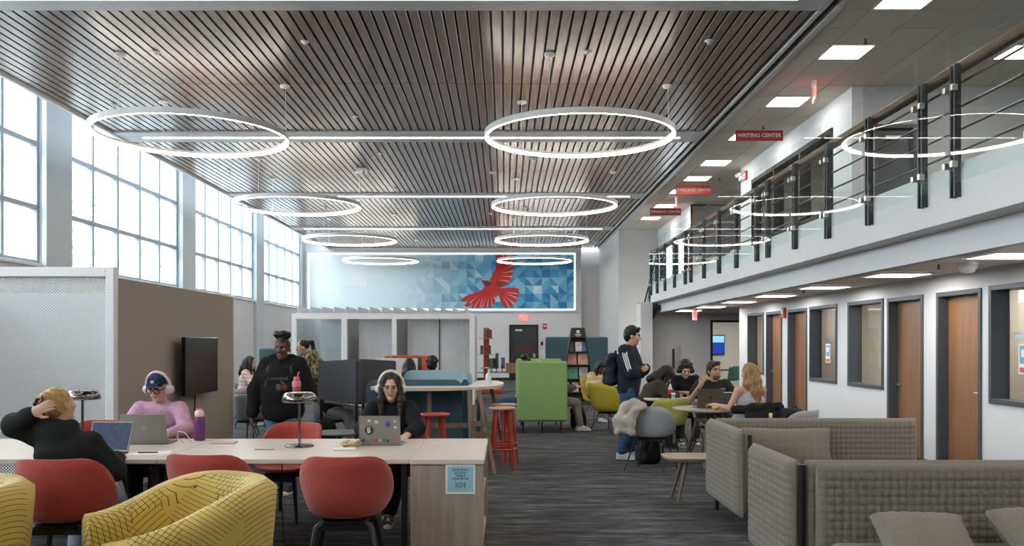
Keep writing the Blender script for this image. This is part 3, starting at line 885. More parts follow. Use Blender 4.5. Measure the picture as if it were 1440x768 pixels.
for a, b, c, d in ((0, mw, mh - .05, mh), (0, mw, 0, .05), (mw - .05, mw, .05, mh - .05), (0, .05, .05, mh - .05)): e.box(a, b, -.104, -.096, c, d)
e.build('edge_light', emis('mural_edge_light', (.85, .95, 1), 2.2), mu)
# bird (pixels of the photograph turned to the mural plane)
M_red1 = mat('print_red', (.62, .02, .02), .5); M_red2 = mat('print_dark_red', (.30, .012, .015), .5)
def mp(x, y): return (gx(x, ym) - mx0, gz(y, ym) - mz0)
bird = MB(); NP = [0]
def poly(pts, m, dy):
    p = [mp(600 + x * 220 / 1440, 350 + y * 220 / 1440) for x, y in pts]
    NP[0] += 1; y_ = -.100 - NP[0] * .0012; bird.prism(p[::-1], y_, y_ + .001, 'y', m)
def feathers(root, tips, wdt, m, dy):
    for k, (tx, ty) in enumerate(tips):
        rx, ry = root[k] if isinstance(root, list) else root
        dx, dy_ = tx - rx, ty - ry; L = math.hypot(dx, dy_); nx_, ny_ = -dy_ / L, dx / L
        poly([(rx + nx_ * wdt * .5, ry + ny_ * wdt * .5), (rx + dx * .75 + nx_ * wdt * .62, ry + dy_ * .75 + ny_ * wdt * .62), (tx + nx_ * wdt * .25, ty + ny_ * wdt * .25), (tx - nx_ * wdt * .3, ty - ny_ * wdt * .3), (rx + dx * .75 - nx_ * wdt * .62, ry + dy_ * .75 - ny_ * wdt * .62), (rx - nx_ * wdt * .5, ry - ny_ * wdt * .5)], m, dy)
poly([(640, 60), (700, 40), (780, 90), (795, 130), (730, 230), (690, 340), (620, 330), (580, 290), (635, 180)], 0, 0)
feathers([(665, 150), (670, 150), (690, 150), (700, 170), (690, 200), (680, 230), (660, 260), (640, 290)], [(655, 40), (715, 40), (775, 55), (805, 105), (803, 170), (795, 230), (775, 280), (745, 325)], 36, 0, .002)
feathers([(640, 310), (635, 320)], [(715, 335), (690, 345)], 36, 1, .003)
poly([(560, 330), (600, 290), (680, 370), (650, 410), (590, 440), (490, 470), (430, 470), (400, 440), (480, 400)], 0, .001)
feathers([(480, 410), (500, 420), (520, 420), (540, 420), (560, 410), (580, 400), (600, 390), (610, 380)], [(320, 475), (352, 530), (420, 545), (470, 545), (520, 545), (580, 540), (610, 505), (632, 440)], 36, 0, .002)
feathers([(660, 380)] * 6, [(850, 378), (852, 405), (848, 440), (825, 490), (785, 530), (735, 545)], 34, 0, .002)
poly([(500, 290), (570, 292), (600, 320), (560, 350), (530, 335)], 1, .004)
for a, b in (((470, 430), (398, 500)), ((500, 440), (440, 540)), ((520, 440), (490, 540)), ((545, 440), (515, 540)), ((570, 435), (560, 535)), ((595, 425), (600, 520)), ((615, 415), (625, 465)), ((720, 400), (835, 412)), ((715, 410), (830, 450)), ((705, 420), (805, 505)), ((695, 430), (760, 535)), ((700, 190), (800, 150)), ((690, 225), (800, 205)), ((680, 255), (785, 255)), ((665, 285), (755, 300)), ((690, 130), (705, 45)), ((710, 130), (760, 60))):
    L_ = math.hypot(b[0] - a[0], b[1] - a[1]); n_ = (-(b[1] - a[1]) / L_ * 4, (b[0] - a[0]) / L_ * 4)
    poly([(a[0], a[1]), (b[0] + n_[0], b[1] + n_[1]), (b[0] - n_[0], b[1] - n_[1])], 2, 0)
bird.build('red_bird', [M_red1, M_red2, mat('print_feather_gap', (.75, .68, .70), .5)], mu)

# ---- hanging red signs
M_sign = mat('sign_red', (.36, .022, .018), .45); M_sign2 = mat('sign_red_bright', (.75, .06, .04), .45)
M_letter = mat('sign_lettering', (.75, .70, .66), .5)
def hang_sign(txt, xa, xb, ya, yb, m, glow=0):
    d = .875 * F / (xb - xa); x0, x1, z0, z1 = gx(xa, d), gx(xb, d), gz(yb, d), gz(ya, d)
    t = thing('hanging_sign', 'red hanging sign reading %s below the tiled ceiling' % txt.lower(), 'sign', ((x0 + x1) / 2, d, z0), 0, 'red hanging signs')
    w2 = (x1 - x0) / 2
    MB().box(-w2, w2, -.012, .012, 0, z1 - z0, bev=.003).build('board', m, t)
    for x in (-w2 * .7, w2 * .7): MB().cyl((x, 0, z1 - z0), (x, 0, ZC - z0), .003, seg=5).build('wire', M_steel, t)
    me = text_mesh(txt, .098, M_letter, .001, bold=.002)
    link('lettering', me, t, (0, -.014, (z1 - z0) / 2), (PI / 2, 0, 0))
hang_sign('WRITING CENTER', 1034, 1101, 183.5, 198, M_sign)
hang_sign('LANGUAGE CENTER', 950, 999, 261.5, 273, M_sign2)
hang_sign('SPEAKING CENTER', 914, 957.5, 293, 303, M_sign)
def exit_sign(name, label, loc, rz):
    t = thing(name, label, 'exit sign', loc, rz, 'exit signs')
    MB().box(-.16, .16, -.012, .012, -.3, -.08, bev=.004).build('panel', mat('exit_panel', (.75, .72, .7), .3, emit=.25, ecol=(1, .2, .15)), t)
    MB().box(-.1, .1, -.035, .035, -.08, 0, bev=.008).build('housing', M_white, t)
    for s in (-1, 1):
        me = text_mesh('EXIT', .17, M_red_led, .001, bold=.006)
        link('lettering', me, t, (0, s * .015, -.19), (PI / 2, 0, 0 if s < 0 else PI))
exit_sign('exit_sign', 'red lit exit sign hanging under the tiled ceiling near the upper corner wall', (gx(1145, 13.2), 13.2, ZC), PI / 2 - .25)
exit_sign('exit_sign', 'red lit exit sign hanging by the speaking center sign', (gx(951, 23.6), 23.6, ZC), PI / 2 - .25)
exit_sign('exit_sign', 'red lit exit sign on the wall above the black far door', (gx(736.5, YE - .08), YE - .08, gz(441, YE)), 0)
exit_sign('exit_sign', 'red lit exit sign under the mezzanine ceiling by the meeting room', (gx(977, 20.5), 20.5, ZS), PI / 2 - .5)
# fire alarm devices
M_fred = mat('alarm_red', (.5, .02, .02), .4)
def alarm(label, loc, rz, s=1):
    t = thing('fire_alarm', label, 'fire alarm', loc, rz, 'fire alarms')
    MB().box(-.07 * s, .07 * s, -.05, 0, -.09 * s, .09 * s, bev=.008).build('body', M_fred, t); MB().box(-.045 * s, .045 * s, -.062, -.05, -.02, .05, bev=.004).build('strobe', M_white, t)
alarm('small red fire alarm on the wall beside the far black door', (gx(766, YE), YE, gz(459, YE)), 0, 1.2)
alarm('red fire alarm strobe between the two far wooden doors', (XW, Dw(1104), gz(440, Dw(1104))), -PI / 2, 1.1)
alarm('red fire alarm strobe on the upper wall end', (XW + .03, 19.3, gz(247, 19.3)), -PI / 2, 1.1)
t = thing('emergency_light', 'white twin-head emergency light on the upper wall end', 'emergency light', (XW + .03, 19.6, gz(250, 19.6)), -PI / 2)
MB().box(-.12, .12, -.07, 0, -.06, .06, bev=.01).build('housing', M_white, t)
for s in (-1, 1): MB().lathe([(.02, -.03), (.05, 0), (.05, .03), (.01, .05)], (s * .1, -.1, .05), 12).build('lamp_head', M_white, t)
# grey recessed panel on the lobby wall
t = thing('wall_cabinet', 'grey recessed extinguisher cabinet on the far grey wall', 'wall cabinet', (gx(947, yf), yf, gz(524, yf)))
MB().box(-.2, .2, -.02, 0, 0, .77, bev=.004).build('frame', M_steel, t); MB().box(-.04, .03, -.026, -.02, .1, .66).build('window', mat('dark_slot', (.05, .02, .02), .3), t)
# notices on the study windows
M_nblue = mat('notice_blue', (.18, .42, .62), .6); M_nred = mat('notice_red', (.7, .12, .08), .6)
def notice(px, D_, z):
    t = thing('window_notice', 'small white and blue notice on the %s' % ('wide study window by the first wooden door' if px > 1400 else 'study window between the middle doors'), 'notice', (XW + .126, D_, z), -PI / 2, 'study room notices')
    MB().box(-.1, .1, -.004, 0, -.16, .16).build('sheet', M_note, t)
    MB().box(-.08, .08, -.006, -.004, -.05, .14).build('blue_print', M_nblue, t)
    MB().box(-.08, .08, -.006, -.004, -.145, -.09).build('red_print', M_nred, t)
    MB().box(-.05, .05, -.008, -.006, .02, .1).build('white_print', M_note, t)
    MB().box(-.16, .14, -.02, 0, .2, .27, bev=.004).build('room_plate', M_steel, t)
notice(1420, Dw(1424), gz(505, Dw(1424)))
notice(1152, Dw(1154), gz(497, Dw(1154)))
# blue screen and furniture of the meeting room
SX0, SX1 = gx(990, 28.5), gx(1019, 28.5)
t = thing('wall_screen', 'blue lit screen on the beige meeting room wall', 'screen', ((SX0 + SX1) / 2, 28.55, gz(485, 28.5)))
hw = (SX1 - SX0) / 2
MB().box(-hw, hw, -.05, .04, -.32, .32, bev=.01).build('casing', M_black, t)
M_scr = emis('screen_blue', (.01, .035, .22), 1.0)
MB().box(-hw + .02, hw - .02, -.054, -.05, -.29, .08).build('picture', M_scr, t); MB().box(-hw + .02, hw - .02, -.054, -.05, .08, .29).build('picture_top', emis('screen_sky', (.2, .42, .6), .9), t)
# items on the upper level
M_poster = mat('poster_mix', (.45, .25, .12), .6, var=.8, scale=4, col2=(.10, .25, .40))
t = thing('framed_poster', 'large colourful framed picture on the upper gallery wall', 'picture', (gx(1008, 24.8), 24.8, gz(332, 24.8)))
MB().box(-.75, .75, -.04, 0, -.55, .9, bev=.01).build('frame', M_black, t); MB().box(-.7, .7, -.045, -.04, -.5, .85).build('print', M_poster, t)
t = thing('framed_poster', 'white framed notice on the upper gallery wall', 'picture', (gx(1021, 24.7), 24.72, gz(328, 24.7)))
MB().box(-.28, .28, -.03, .03, -.4, .35, bev=.01).build('frame', M_white, t); MB().box(-.22, .22, -.035, -.03, -.34, .28).build('print', M_poster, t)
# string lights behind the upper window
t = thing('string_lights', 'rows of tiny warm string lights inside the upper dark room', 'string lights', (0, 0, 0))
M_fairy = emis('fairy_bulb', (1, .85, .55), 14)
for r in range(4):
    q = MB(); pts = []
    for k in range(16):
        y = wy0 + .4 + k * .29; z = 4.15 + r * .24 + .05 * math.sin(k * 1.1 + r); pts.append((7.55, y, z))
        q.lathe([(.0, -.018), (.017, 0), (.0, .018)], (7.53, y, z - .02), 6)
    q.build('bulbs', M_fairy, t); MB().tube(pts, .004, 4).build('wire', M_black, t)
# copier by the upper grey door
t = thing('copier', 'pale office copier on the mezzanine behind the railing', 'copier', (gx(1322, 12.6), 12.4, ZM))
MB().box(-.35, .35, -.3, .3, 0, .62, bev=.02).build('cabinet', mat('copier_dark', (.12, .12, .125), .5), t); MB().box(-.36, .36, -.31, .31, .62, .78, bev=.02).build('scanner', M_white, t); MB().box(-.3, .36, -.25, .3, .8, .9, bev=.03).build('document_feeder', M_white, t)
# exterior: brick building and bare trees seen faintly through the windows
M_brick = mat('outside_brick', (.36, .25, .20), .9, var=.3, scale=6)
t = thing('brick_building', 'tan brick building outside the tall windows', 'building', (-21, 11, -2))
MB().box(-4, 0, -7, 7, 0, 14).build('wall', M_brick, t)
for y in (-4.5, -1.5, 1.5, 4.5):
    for z in (4.5, 8.5): MB().box(0, .05, y - .6, y + .6, z, z + 2).build('window', M_dim, t)
M_bark = mat('bark', (.34, .31, .29), .9, var=.3, scale=20)
def bare_tree(loc, h, seed):
    r_ = random.Random(seed); q = MB()
    def br(p, d, L, r, n):
        e_ = p + d * L; mid = p + d * L * .5 + Vector((r_.uniform(-1, 1), r_.uniform(-1, 1), 0)) * L * .06
        q.tube([p, mid, e_], [r, r * .85, r * .65], 5, caps=False)
        if n:
            for _ in range(3):
                nd_ = (d + Vector((r_.uniform(-1, 1), r_.uniform(-1, 1), r_.uniform(-.2, .7))) * .75).normalized()
                br(e_ if r_.random() < .6 else mid, nd_, L * r_.uniform(.6, .82), r * .6, n - 1)
    br(Vector((0, 0, 0)), Vector((0, 0, 1)), h * .35, .11, 5)
    return tag(q.build('bare_tree', M_bark, None, loc), 'leafless winter tree outside the tall windows', 'tree', 'bare trees outside the windows')
for k, (x, y, h) in enumerate(((-17, 24, 10), (-18, 33, 10), (-16, 14, 9), (-20, 44, 11))): bare_tree((x, y, -1.6), h, k + 5)
struct(MB().box(-40, XL - .5, -20, 60, -2.2, -1.6).build('ground_outside', mat('outside_ground', (.35, .35, .33), .9)))

# ================================================================== furniture
M_ltop = wood('light_oak_laminate', (.60, .52, .44), (.72, .64, .56), .38, 'X', 2.0, bump=.01)
M_cab = wood('grey_oak_laminate', (.33, .26, .205), (.47, .39, .32), .42, 'Z', 3.0, bump=.01)
M_cabin = wood('pale_birch_inside', (.62, .50, .32), (.70, .57, .38), .5, 'Y', 2.0, bump=.01)
M_redf = mat('red_felt', (.40, .050, .032), .85, var=.12, scale=60, bump=.25, bscale=500, sheen=.3)
M_blkwood = mat('black_stained_wood', (.015, .015, .017), .38, var=.2, scale=15)
M_beigef = mat('beige_panel_fabric', (.40, .345, .285), .9, var=.06, scale=80, bump=.2, bscale=600)
M_dgrey = mat('dark_grey_felt', (.062, .064, .075), .9, var=.06, scale=60, bump=.2, bscale=500)
M_teal = mat('teal_felt', (.060, .125, .155), .9, var=.06, scale=60, bump=.2, bscale=500)
M_lblue = mat('light_blue_felt', (.42, .64, .74), .9, var=.05, scale=60, bump=.2, bscale=500)
M_green = mat('green_felt', (.25, .39, .14), .9, var=.10, scale=40, bump=.25, bscale=500)
M_brownw = wood('walnut', (.13, .085, .058), (.22, .155, .11), .45, 'Z', 4.0)
M_tanw = wood('tan_seat_wood', (.42, .25, .15), (.55, .36, .24), .45, 'X', 4.0)
M_redm = mat('red_lacquer', (.40, .035, .018), .4, var=.06, scale=10)
M_orange = mat('orange_laminate', (.55, .085, .03), .45, var=.05, scale=10)
M_greysh = mat('grey_chair_shell', (.30, .32, .335), .45, var=.03, scale=10)
M_yel = mat('mustard_felt', (.46, .36, .035), .8, var=.07, scale=50, bump=.2, bscale=500)
M_limec = mat('lime_felt', (.52, .53, .12), .8, var=.07, scale=50, bump=.2, bscale=500)
M_wtop = mat('white_laminate', (.76, .76, .75), .35)
M_gtop = mat('grey_laminate', (.26, .25, .25), .35)
M_darksh = mat('dark_brown_shelf', (.035, .027, .022), .5, var=.15, scale=12)

# ---- long study table: two tops and a cabinet at the end
def table_top(name, label, x0, x1, y0, y1, z=.74, m=M_ltop):
    t = thing(name, label, 'table', ((x0 + x1) / 2, (y0 + y1) / 2, 0), 0, 'joined study tables')
    hx, hy = (x1 - x0) / 2, (y1 - y0) / 2
    MB().box(-hx, hx, -hy, hy, z - .035, z, bev=.004).build('tabletop', m, t)
    for sx in (-1, 1):
        for sy in (-1, 1): MB().box(sx * (hx - .05) - .022, sx * (hx - .05) + .022, sy * (hy - .09) - .03, sy * (hy - .09) + .03, 0, z - .035, bev=.004).build('leg', M_bmet, t)
        MB().box(sx * (hx - .05) - .015, sx * (hx - .05) + .015, -hy + .1, hy - .1, z - .09, z - .035).build('rail', M_bmet, t)
    MB().box(-hx + .05, hx - .05, -.02, .02, z - .08, z - .035).build('beam', M_bmet, t)
    return t
XJ, XC0, XC1, YT0, YT1 = gx(220, 6.24), gx(577, 6.24), -.153, 6.24, 7.59
table_top('study_table', 'long pale wood study table joined to the end cabinet', XJ, XC0 - .003, YT0 + .02, YT1)
table_top('study_table', 'pale wood study table under the purple bottle and man in pink', XJ - 2.1, XJ - .006, YT0 + .02, YT1)
for x, d, nm in ((372, 6.82, 'beside the lamp base'), (482, 6.84, 'beside the snack bag')):
    tag(MB().box(-.075, .075, -.02, .02, 0, .004, bev=.002).build('power_grommet', M_gtop, None, (gx(x, d), d, .74)), 'small dark power outlet plate in the tabletop ' + nm, 'outlet', 'table outlets')
cb = thing('end_cabinet', 'grey oak end cabinet with open side shelves at the study table', 'cabinet', ((XC0 + XC1) / 2, (YT0 + YT1) / 2, 0))
hx, hy = (XC1 - XC0) / 2, (YT1 - YT0) / 2
MB().box(-hx, hx + .006, -hy - .012, hy, .705, .742, bev=.004).build('worktop', M_ltop, cb)
MB().box(-hx, hx, -hy, -hy + .03, 0, .698, bev=.003).build('front_panel', M_cab, cb)
MB().box(-hx, hx, hy - .03, hy, 0, .698, bev=.003).build('rear_panel', M_cab, cb)
MB().box(-hx, -hx + .02, -hy + .03, hy - .03, 0, .7).build('back_panel', M_cabin, cb)
for z in (.06, .40, .68): MB().box(-hx + .02, hx - .01, -hy + .03, hy - .03, z - .01, z + .012).build('shelf', M_cabin, cb)
MB().box(-hx + .02, hx - .01, -.012, .012, .072, .39).build('divider', M_cabin, cb)
# check-in sign on the cabinet front
sg = thing('check_in_sign', 'pale blue study table check-in sign on the cabinet front', 'sign', (gx(647.5, YT0), YT0 - .001, gz(674, YT0)))
MB().box(-.106, .106, -.004, 0, -.106, .106).build('sheet', M_note, sg)
MB().box(-.092, .092, -.0055, -.004, -.09, .092).build('blue_print', mat('sign_pale_blue', (.34, .60, .70), .5), sg)
M_ink = mat('print_ink', (.02, .03, .04), .6)
for txt, z, s in (('ATHLETIC', .067, .020), ('STUDY', .046, .020), ('TABLE', .025, .020), ('CHECK-IN', .004, .020), ('PLEASE SIGN IN', -.078, .009)):
    if s < .01: me = text_mesh('. . . . . . . . . . .', s, M_ink, .0003, space=1.0)
    else: me = text_mesh(txt, s, M_ink, .0003, bold=.0008, space=1.3)
    link('lettering', me, sg, (0, -.006, z), (PI / 2, 0, 0))
q = MB()
for s in (-1, 1):
    for a, b in (((.036, -.018), (.03, -.045)), ((.03, -.045), (.012, -.045)), ((.03, -.045), (.034, -.066)), ((.012, -.045), (.012, -.066)), ((.03, -.03), (.018, -.033))):
        q.tube([(s * a[0], -.006, a[1]), (s * b[0], -.006, b[1])], .0018, 4)
q.tube([(-.016, -.006, -.028), (.016, -.006, -.028)], .002, 4); q.tube([(0, -.006, -.028), (0, -.006, -.06)], .0015, 4)
q.build('pictogram', M_ink, sg)

# ---- tub chairs (front is local +y)
def tub_shell(zs=.43, zback=.82, zfront=.455, rs=.205, rx=.29, rback=.25, rfront=.24, nu=40, nv=14, p=1.35, arm=.5):
    G = np.zeros((nu, nv, 3))
    for i in range(nu):
        a = 2 * PI * i / nu; c, s = math.cos(a), math.sin(a)          # a=0 -> front (+y)
        w_ = (1 - c) / 2
        sm = max(0, min(1, (w_ - .08) / .84)); sm = sm * sm * (3 - 2 * sm)
        sm = sm ** (math.log(arm) / math.log(.5))
        zr = zfront + (zback - zfront) * sm
        ry = rfront if c > 0 else rback
        for j in range(nv):
            t = j / (nv - 1)
            if t < .45:
                f = t / .45; r = max(.004, f); x, y = s * rs * r, c * rs * .97 * r; z = zs + .018 * r ** 3
            else:
                f = (t - .45) / .55
                bx, by = s * rs, c * rs * .97; ex, ey = s * rx, c * ry
                g = f ** .62
                x, y = bx + (ex - bx) * g, by + (ey - by) * g; z = zs + .018 + (zr - zs - .018) * f ** p
            G[i, j] = (x, y, z)
    return G
def tub_chair(name, label, m_shell, legs, loc, rz, group, **kw):
    t = thing(name, label, 'chair', (loc[0], loc[1], 0), rz, group)
    G = tub_shell(**kw)
    MB().shell(G, .028, 0, True).build('shell', m_shell, t)
    zs = kw.get('zs', .43)
    MB().box(-.15, .15, -.15, .15, zs - .05, zs - .016, bev=.01).build('seat_base', M_blkwood, t)
    for sx in (-1, 1):
        for sy in (-1, 1):
            if legs == 'wood':
                MB().tube([(sx * .13, sy * .12, zs - .03), (sx * .175, sy * .16, zs - .06), (sx * .245, sy * .235, 0)], [.022, .024, .014], 8).build('leg', M_blkwood, t)
            else:
                MB().tube([(sx * .08, sy * .07, zs - .025), (sx * .15, sy * .12, zs - .035), (sx * .26, sy * .235, 0)], .0095, 6).build('leg', M_bmet, t)
    if legs == 'wood':
        for sy in (-1, 1): MB().box(-.16, .16, sy * .14 - .012, sy * .14 + .012, zs - .085, zs - .045, bev=.004).build('stretcher', M_blkwood, t)
    return t
red0 = tub_chair('tub_chair', 'red felt tub chair under the girl in the dark hoodie', M_redf, 'wood', (gx(95, 5.72), 5.72), 0.06, 'red tub chairs', zback=.84, rx=.30)
copy_tree(red0, None, 'empty red felt tub chair behind the yellow armchair', None, (gx(300, 5.95), 5.95, 0), -.12)
copy_tree(red0, None, 'empty red felt tub chair drawn up beside the oak end cabinet', None, (gx(488, 5.85), 5.85, 0), .04)
copy_tree(red0, None, 'empty red felt tub chair facing the mushroom lamp', None, (gx(405, 7.85), 7.85, 0), PI - .35)
copy_tree(red0, None, 'red felt tub chair under the woman in white headphones', None, (gx(556, 8.15), 8.12, 0), PI + .18)
copy_tree(red0, None, 'red felt tub chair under the man in the pink sweater', None, (gx(232, 8.1), 8.12, 0), PI + .1)
copy_tree(red0, None, 'empty red felt tub chair behind the dark open laptop', None, (gx(129, 8.0), 8.05, 0), PI - .1)

# ---- mushroom lamps
M_gun = mat('gunmetal_chrome', (.20, .19, .185), .16, 1.0)
lm = thing('table_lamp', 'dark chrome mushroom lamp beside the power outlet', 'lamp', (gx(421, 7.02), 7.02, .74), 0, 'mushroom table lamps')
MB().lathe([(.112, 0), (.115, .006), (.11, .013), (.03, .017), (.018, .03), (.012, .05)], (0, 0, 0), 28).build('base', M_gun, lm)
MB().cyl((0, 0, .03), (0, 0, .37), .011, seg=12).build('pole', M_gun, lm)
sh = MB().lathe([(.10, .362), (.135, .358), (.142, .366), (.138, .395), (.122, .425), (.095, .438), (.05, .432), (0, .430)], (0, 0, 0), 32).build('lamp_shade', M_gun, lm)
copy_tree(lm, None, 'dark chrome mushroom lamp behind the girl in the dark hoodie', None, (gx(116, 7.35), 7.35, .74))



# ---- yellow printed lounge armchairs
def yellow_mat():
    m, nt, b = _new('yellow_line_print'); N, L = nt.nodes, nt.links
    tc = N.new('ShaderNodeTexCoord')
    def lines(cx, cy, cz, thr, mscale, mthr, seed, per=.026):
        mp_ = N.new('ShaderNodeMapping'); mp_.inputs['Location'].default_value = (cx, cy, cz); L.new(tc.outputs['Object'], mp_.inputs[0])
        ln = N.new('ShaderNodeVectorMath'); ln.operation = 'LENGTH'; L.new(mp_.outputs[0], ln.inputs[0])
        dv = N.new('ShaderNodeMath'); dv.operation = 'MULTIPLY'; dv.inputs[1].default_value = 1 / per; L.new(ln.outputs['Value'], dv.inputs[0])
        fr = N.new('ShaderNodeMath'); fr.operation = 'FRACT'; L.new(dv.outputs[0], fr.inputs[0])
        g = N.new('ShaderNodeMath'); g.operation = 'LESS_THAN'; g.inputs[1].default_value = thr; L.new(fr.outputs[0], g.inputs[0])
        m2 = N.new('ShaderNodeMapping'); m2.inputs['Location'].default_value = (seed, seed * 2.3, seed * .7); L.new(tc.outputs['Object'], m2.inputs[0])
        nz = N.new('ShaderNodeTexNoise'); nz.inputs['Scale'].default_value = mscale; nz.inputs['Detail'].default_value = 0; L.new(m2.outputs[0], nz.inputs[0])
        h = N.new('ShaderNodeMath'); h.operation = 'GREATER_THAN'; h.inputs[1].default_value = mthr; L.new(nz.outputs[0], h.inputs[0])
        k = N.new('ShaderNodeMath'); k.operation = 'MULTIPLY'; L.new(g.outputs[0], k.inputs[0]); L.new(h.outputs[0], k.inputs[1]); return k.outputs[0]
    a = lines(.9, .8, .6, .13, 2.2, .47, 1.0); c = lines(-1.0, .6, -.7, .13, 2.2, .48, 4.0); d = lines(.3, -1.2, 1.0, .13, 2.2, .48, 8.0, .024)
    mxa = N.new('ShaderNodeMath'); mxa.operation = 'MAXIMUM'; L.new(a, mxa.inputs[0]); L.new(c, mxa.inputs[1])
    mxb = N.new('ShaderNodeMath'); mxb.operation = 'MAXIMUM'; L.new(mxa.outputs[0], mxb.inputs[0]); L.new(d, mxb.inputs[1])
    mx = N.new('ShaderNodeMix'); mx.data_type = 'RGBA'; mx.inputs[6].default_value = (.64, .46, .10, 1); mx.inputs[7].default_value = (.10, .055, .015, 1)
    L.new(mxb.outputs[0], mx.inputs[0]); L.new(mx.outputs[2], b.inputs['Base Color'])
    b.inputs['Roughness'].default_value = .6; b.inputs['Sheen Weight'].default_value = .15
    return m
M_ychair = yellow_mat()
def lounge_chair(label, loc, rz):
    t = thing('lounge_armchair', label, 'armchair', (loc[0], loc[1], 0), rz, 'yellow lounge armchairs')
    # wall: U-shaped thick band, front open at +y; arm tops slope up to the back
    n = 48; ring = []
    for i in range(n + 1):
        s = i / n
        # path: left arm front -> around the back -> right arm front (outer centre line)
        L1 = .42; Rr = .385; tot = 2 * L1 + PI * Rr; d = s * tot
        if d < L1: x, y = -Rr, .40 - d; nx_, ny_ = -1, 0
        elif d < L1 + PI * Rr:
            a = (d - L1) / Rr; x, y = -Rr * math.cos(a), -.02 - Rr * math.sin(a); nx_, ny_ = -math.cos(a), -math.sin(a)
        else: x, y = Rr, -.02 + (d - L1 - PI * Rr); nx_, ny_ = 1, 0
        bk = max(0, min(1, (.40 - y) / .72)); bk = bk * bk * (3 - 2 * bk)
        zt_ = .60 + .19 * bk; th = .075 + .02 * bk; lean = .035 * bk
        prof = []
        for k in range(17):
            f = k / 16
            if f < .42: g = f / .42; o_, z = th * (.85 + .15 * g), .16 + (zt_ - .07 - .16) * g
            elif f < .62:
                a = (f - .42) / .20 * PI; o_, z = th * math.cos(a), zt_ - .07 + .07 * math.sin(a)
            else: g = (f - .62) / .38; o_, z = -th * (1 - .1 * g), zt_ - .07 - (zt_ - .07 - .38) * g
            hh = (z - .16) / .6
            prof.append((x + nx_ * (o_ + lean * hh), y + ny_ * (o_ + lean * hh), z))
        ring.append(prof)
    q = MB(); q.grid(ring, flip=False)
    for e_, fl in ((ring[0], False), (ring[-1], True)):
        c_ = np.mean(np.array(e_), 0); b_ = len(q.v)
        cc = (c_[0], c_[1] + .018, c_[2]); q.add([*e_, cc], [((k, k + 1, 17) if fl else (k + 1, k, 17)) for k in range(16)], 0, True)
    q.build('backrest', M_ychair, t)
    # seat cushion
    s = SDF(); s.box((0, -.02, .36), (.315, .40, .085), .06); s.ell((0, .05, .42), (.27, .33, .05), k=.05)
    link('seat', s.mesh('seat', M_ychair, .016), t)
    MB().box(-.36, .36, -.36, .36, .1, .17, bev=.03).build('base', M_ychair, t)
    for sx in (-1, 1):
        for sy in (-1, 1): MB().cyl((sx * .28, sy * .28, .1), (sx * .3, sy * .3, 0), .022, .016, 10).build('leg', M_bmet, t)
    return t
fd = math.atan2(-.66, -.75)
yc = lounge_chair('yellow line-printed lounge armchair beside the empty red chairs', (-1.84, 4.95), fd - PI / 2)
copy_tree(yc, None, 'yellow line-printed lounge armchair behind the girl in the dark hoodie', None, (-3.22, 4.86, 0), fd - PI / 2 - .1)

# ---- quilted sofas
def quilt_mat():
    m = mat('quilted_grey_wool', (.205, .180, .148), .92, var=.10, scale=90, bump=.15, bscale=700, sheen=.1)
    return m
M_quilt = quilt_mat()
def quilt_panel(wd, ht, t, cell=.046, puff=.0058, edge=.06, g=.11):
    """upright padded slab, x 0..wd, z 0..ht, thickness t about y=0, stitched into small squares"""
    q = MB(); nx_, nz_ = max(2, int(wd / cell)), max(2, int(ht / cell))
    def ticks(n, L): return [((i + f) / n * L, f in (g, 1 - g)) for i in range(n) for f in (0, g, 1 - g)] + [(L, False)]
    U, Vv = ticks(nx_, wd), ticks(nz_, ht)
    for s in (-1, 1):
        G = []
        for u, pu in U:
            row = []
            for v, pv in Vv:
                e_ = 1.0
                for d in (min(u, wd - u), min(v, ht - v)):
                    if d < edge: e_ *= math.sqrt(max(0, 1 - (1 - d / edge) ** 2))
                pf = puff if (pu and pv) else 0
                row.append((u, s * (t / 2 * e_ + pf * max(0, e_ * 2.5 - 1.5)), v))
            G.append(row)
        q.grid(G, flip=(s > 0))
    return q
def pillow_mesh(wd, ht, t, cell=.07, puff=.005):
    q = MB(); nx_, nz_ = int(wd / cell) * 3, int(ht / cell) * 3
    for s in (-1, 1):
        G = []
        for i in range(nx_ + 1):
            row = []
            for j in range(nz_ + 1):
                u, v = i / nx_ * 2 - 1, j / nz_ * 2 - 1
                e_ = max(0, (1 - u ** 2)) ** .5 * max(0, (1 - v ** 2)) ** .5
                pin = 1 - .07 * (1 - abs(v)) * abs(u) ** 3; pin2 = 1 - .07 * (1 - abs(u)) * abs(v) ** 3
                pf = puff if (i % 3 and j % 3) else 0
                row.append((u * wd / 2 * pin, s * (t / 2 * e_ ** .75 + pf * (e_ > .2)), v * ht / 2 * pin2))
            G.append(row)
        q.grid(G, flip=(s > 0))
    return q.mesh('pillow', M_quilt)
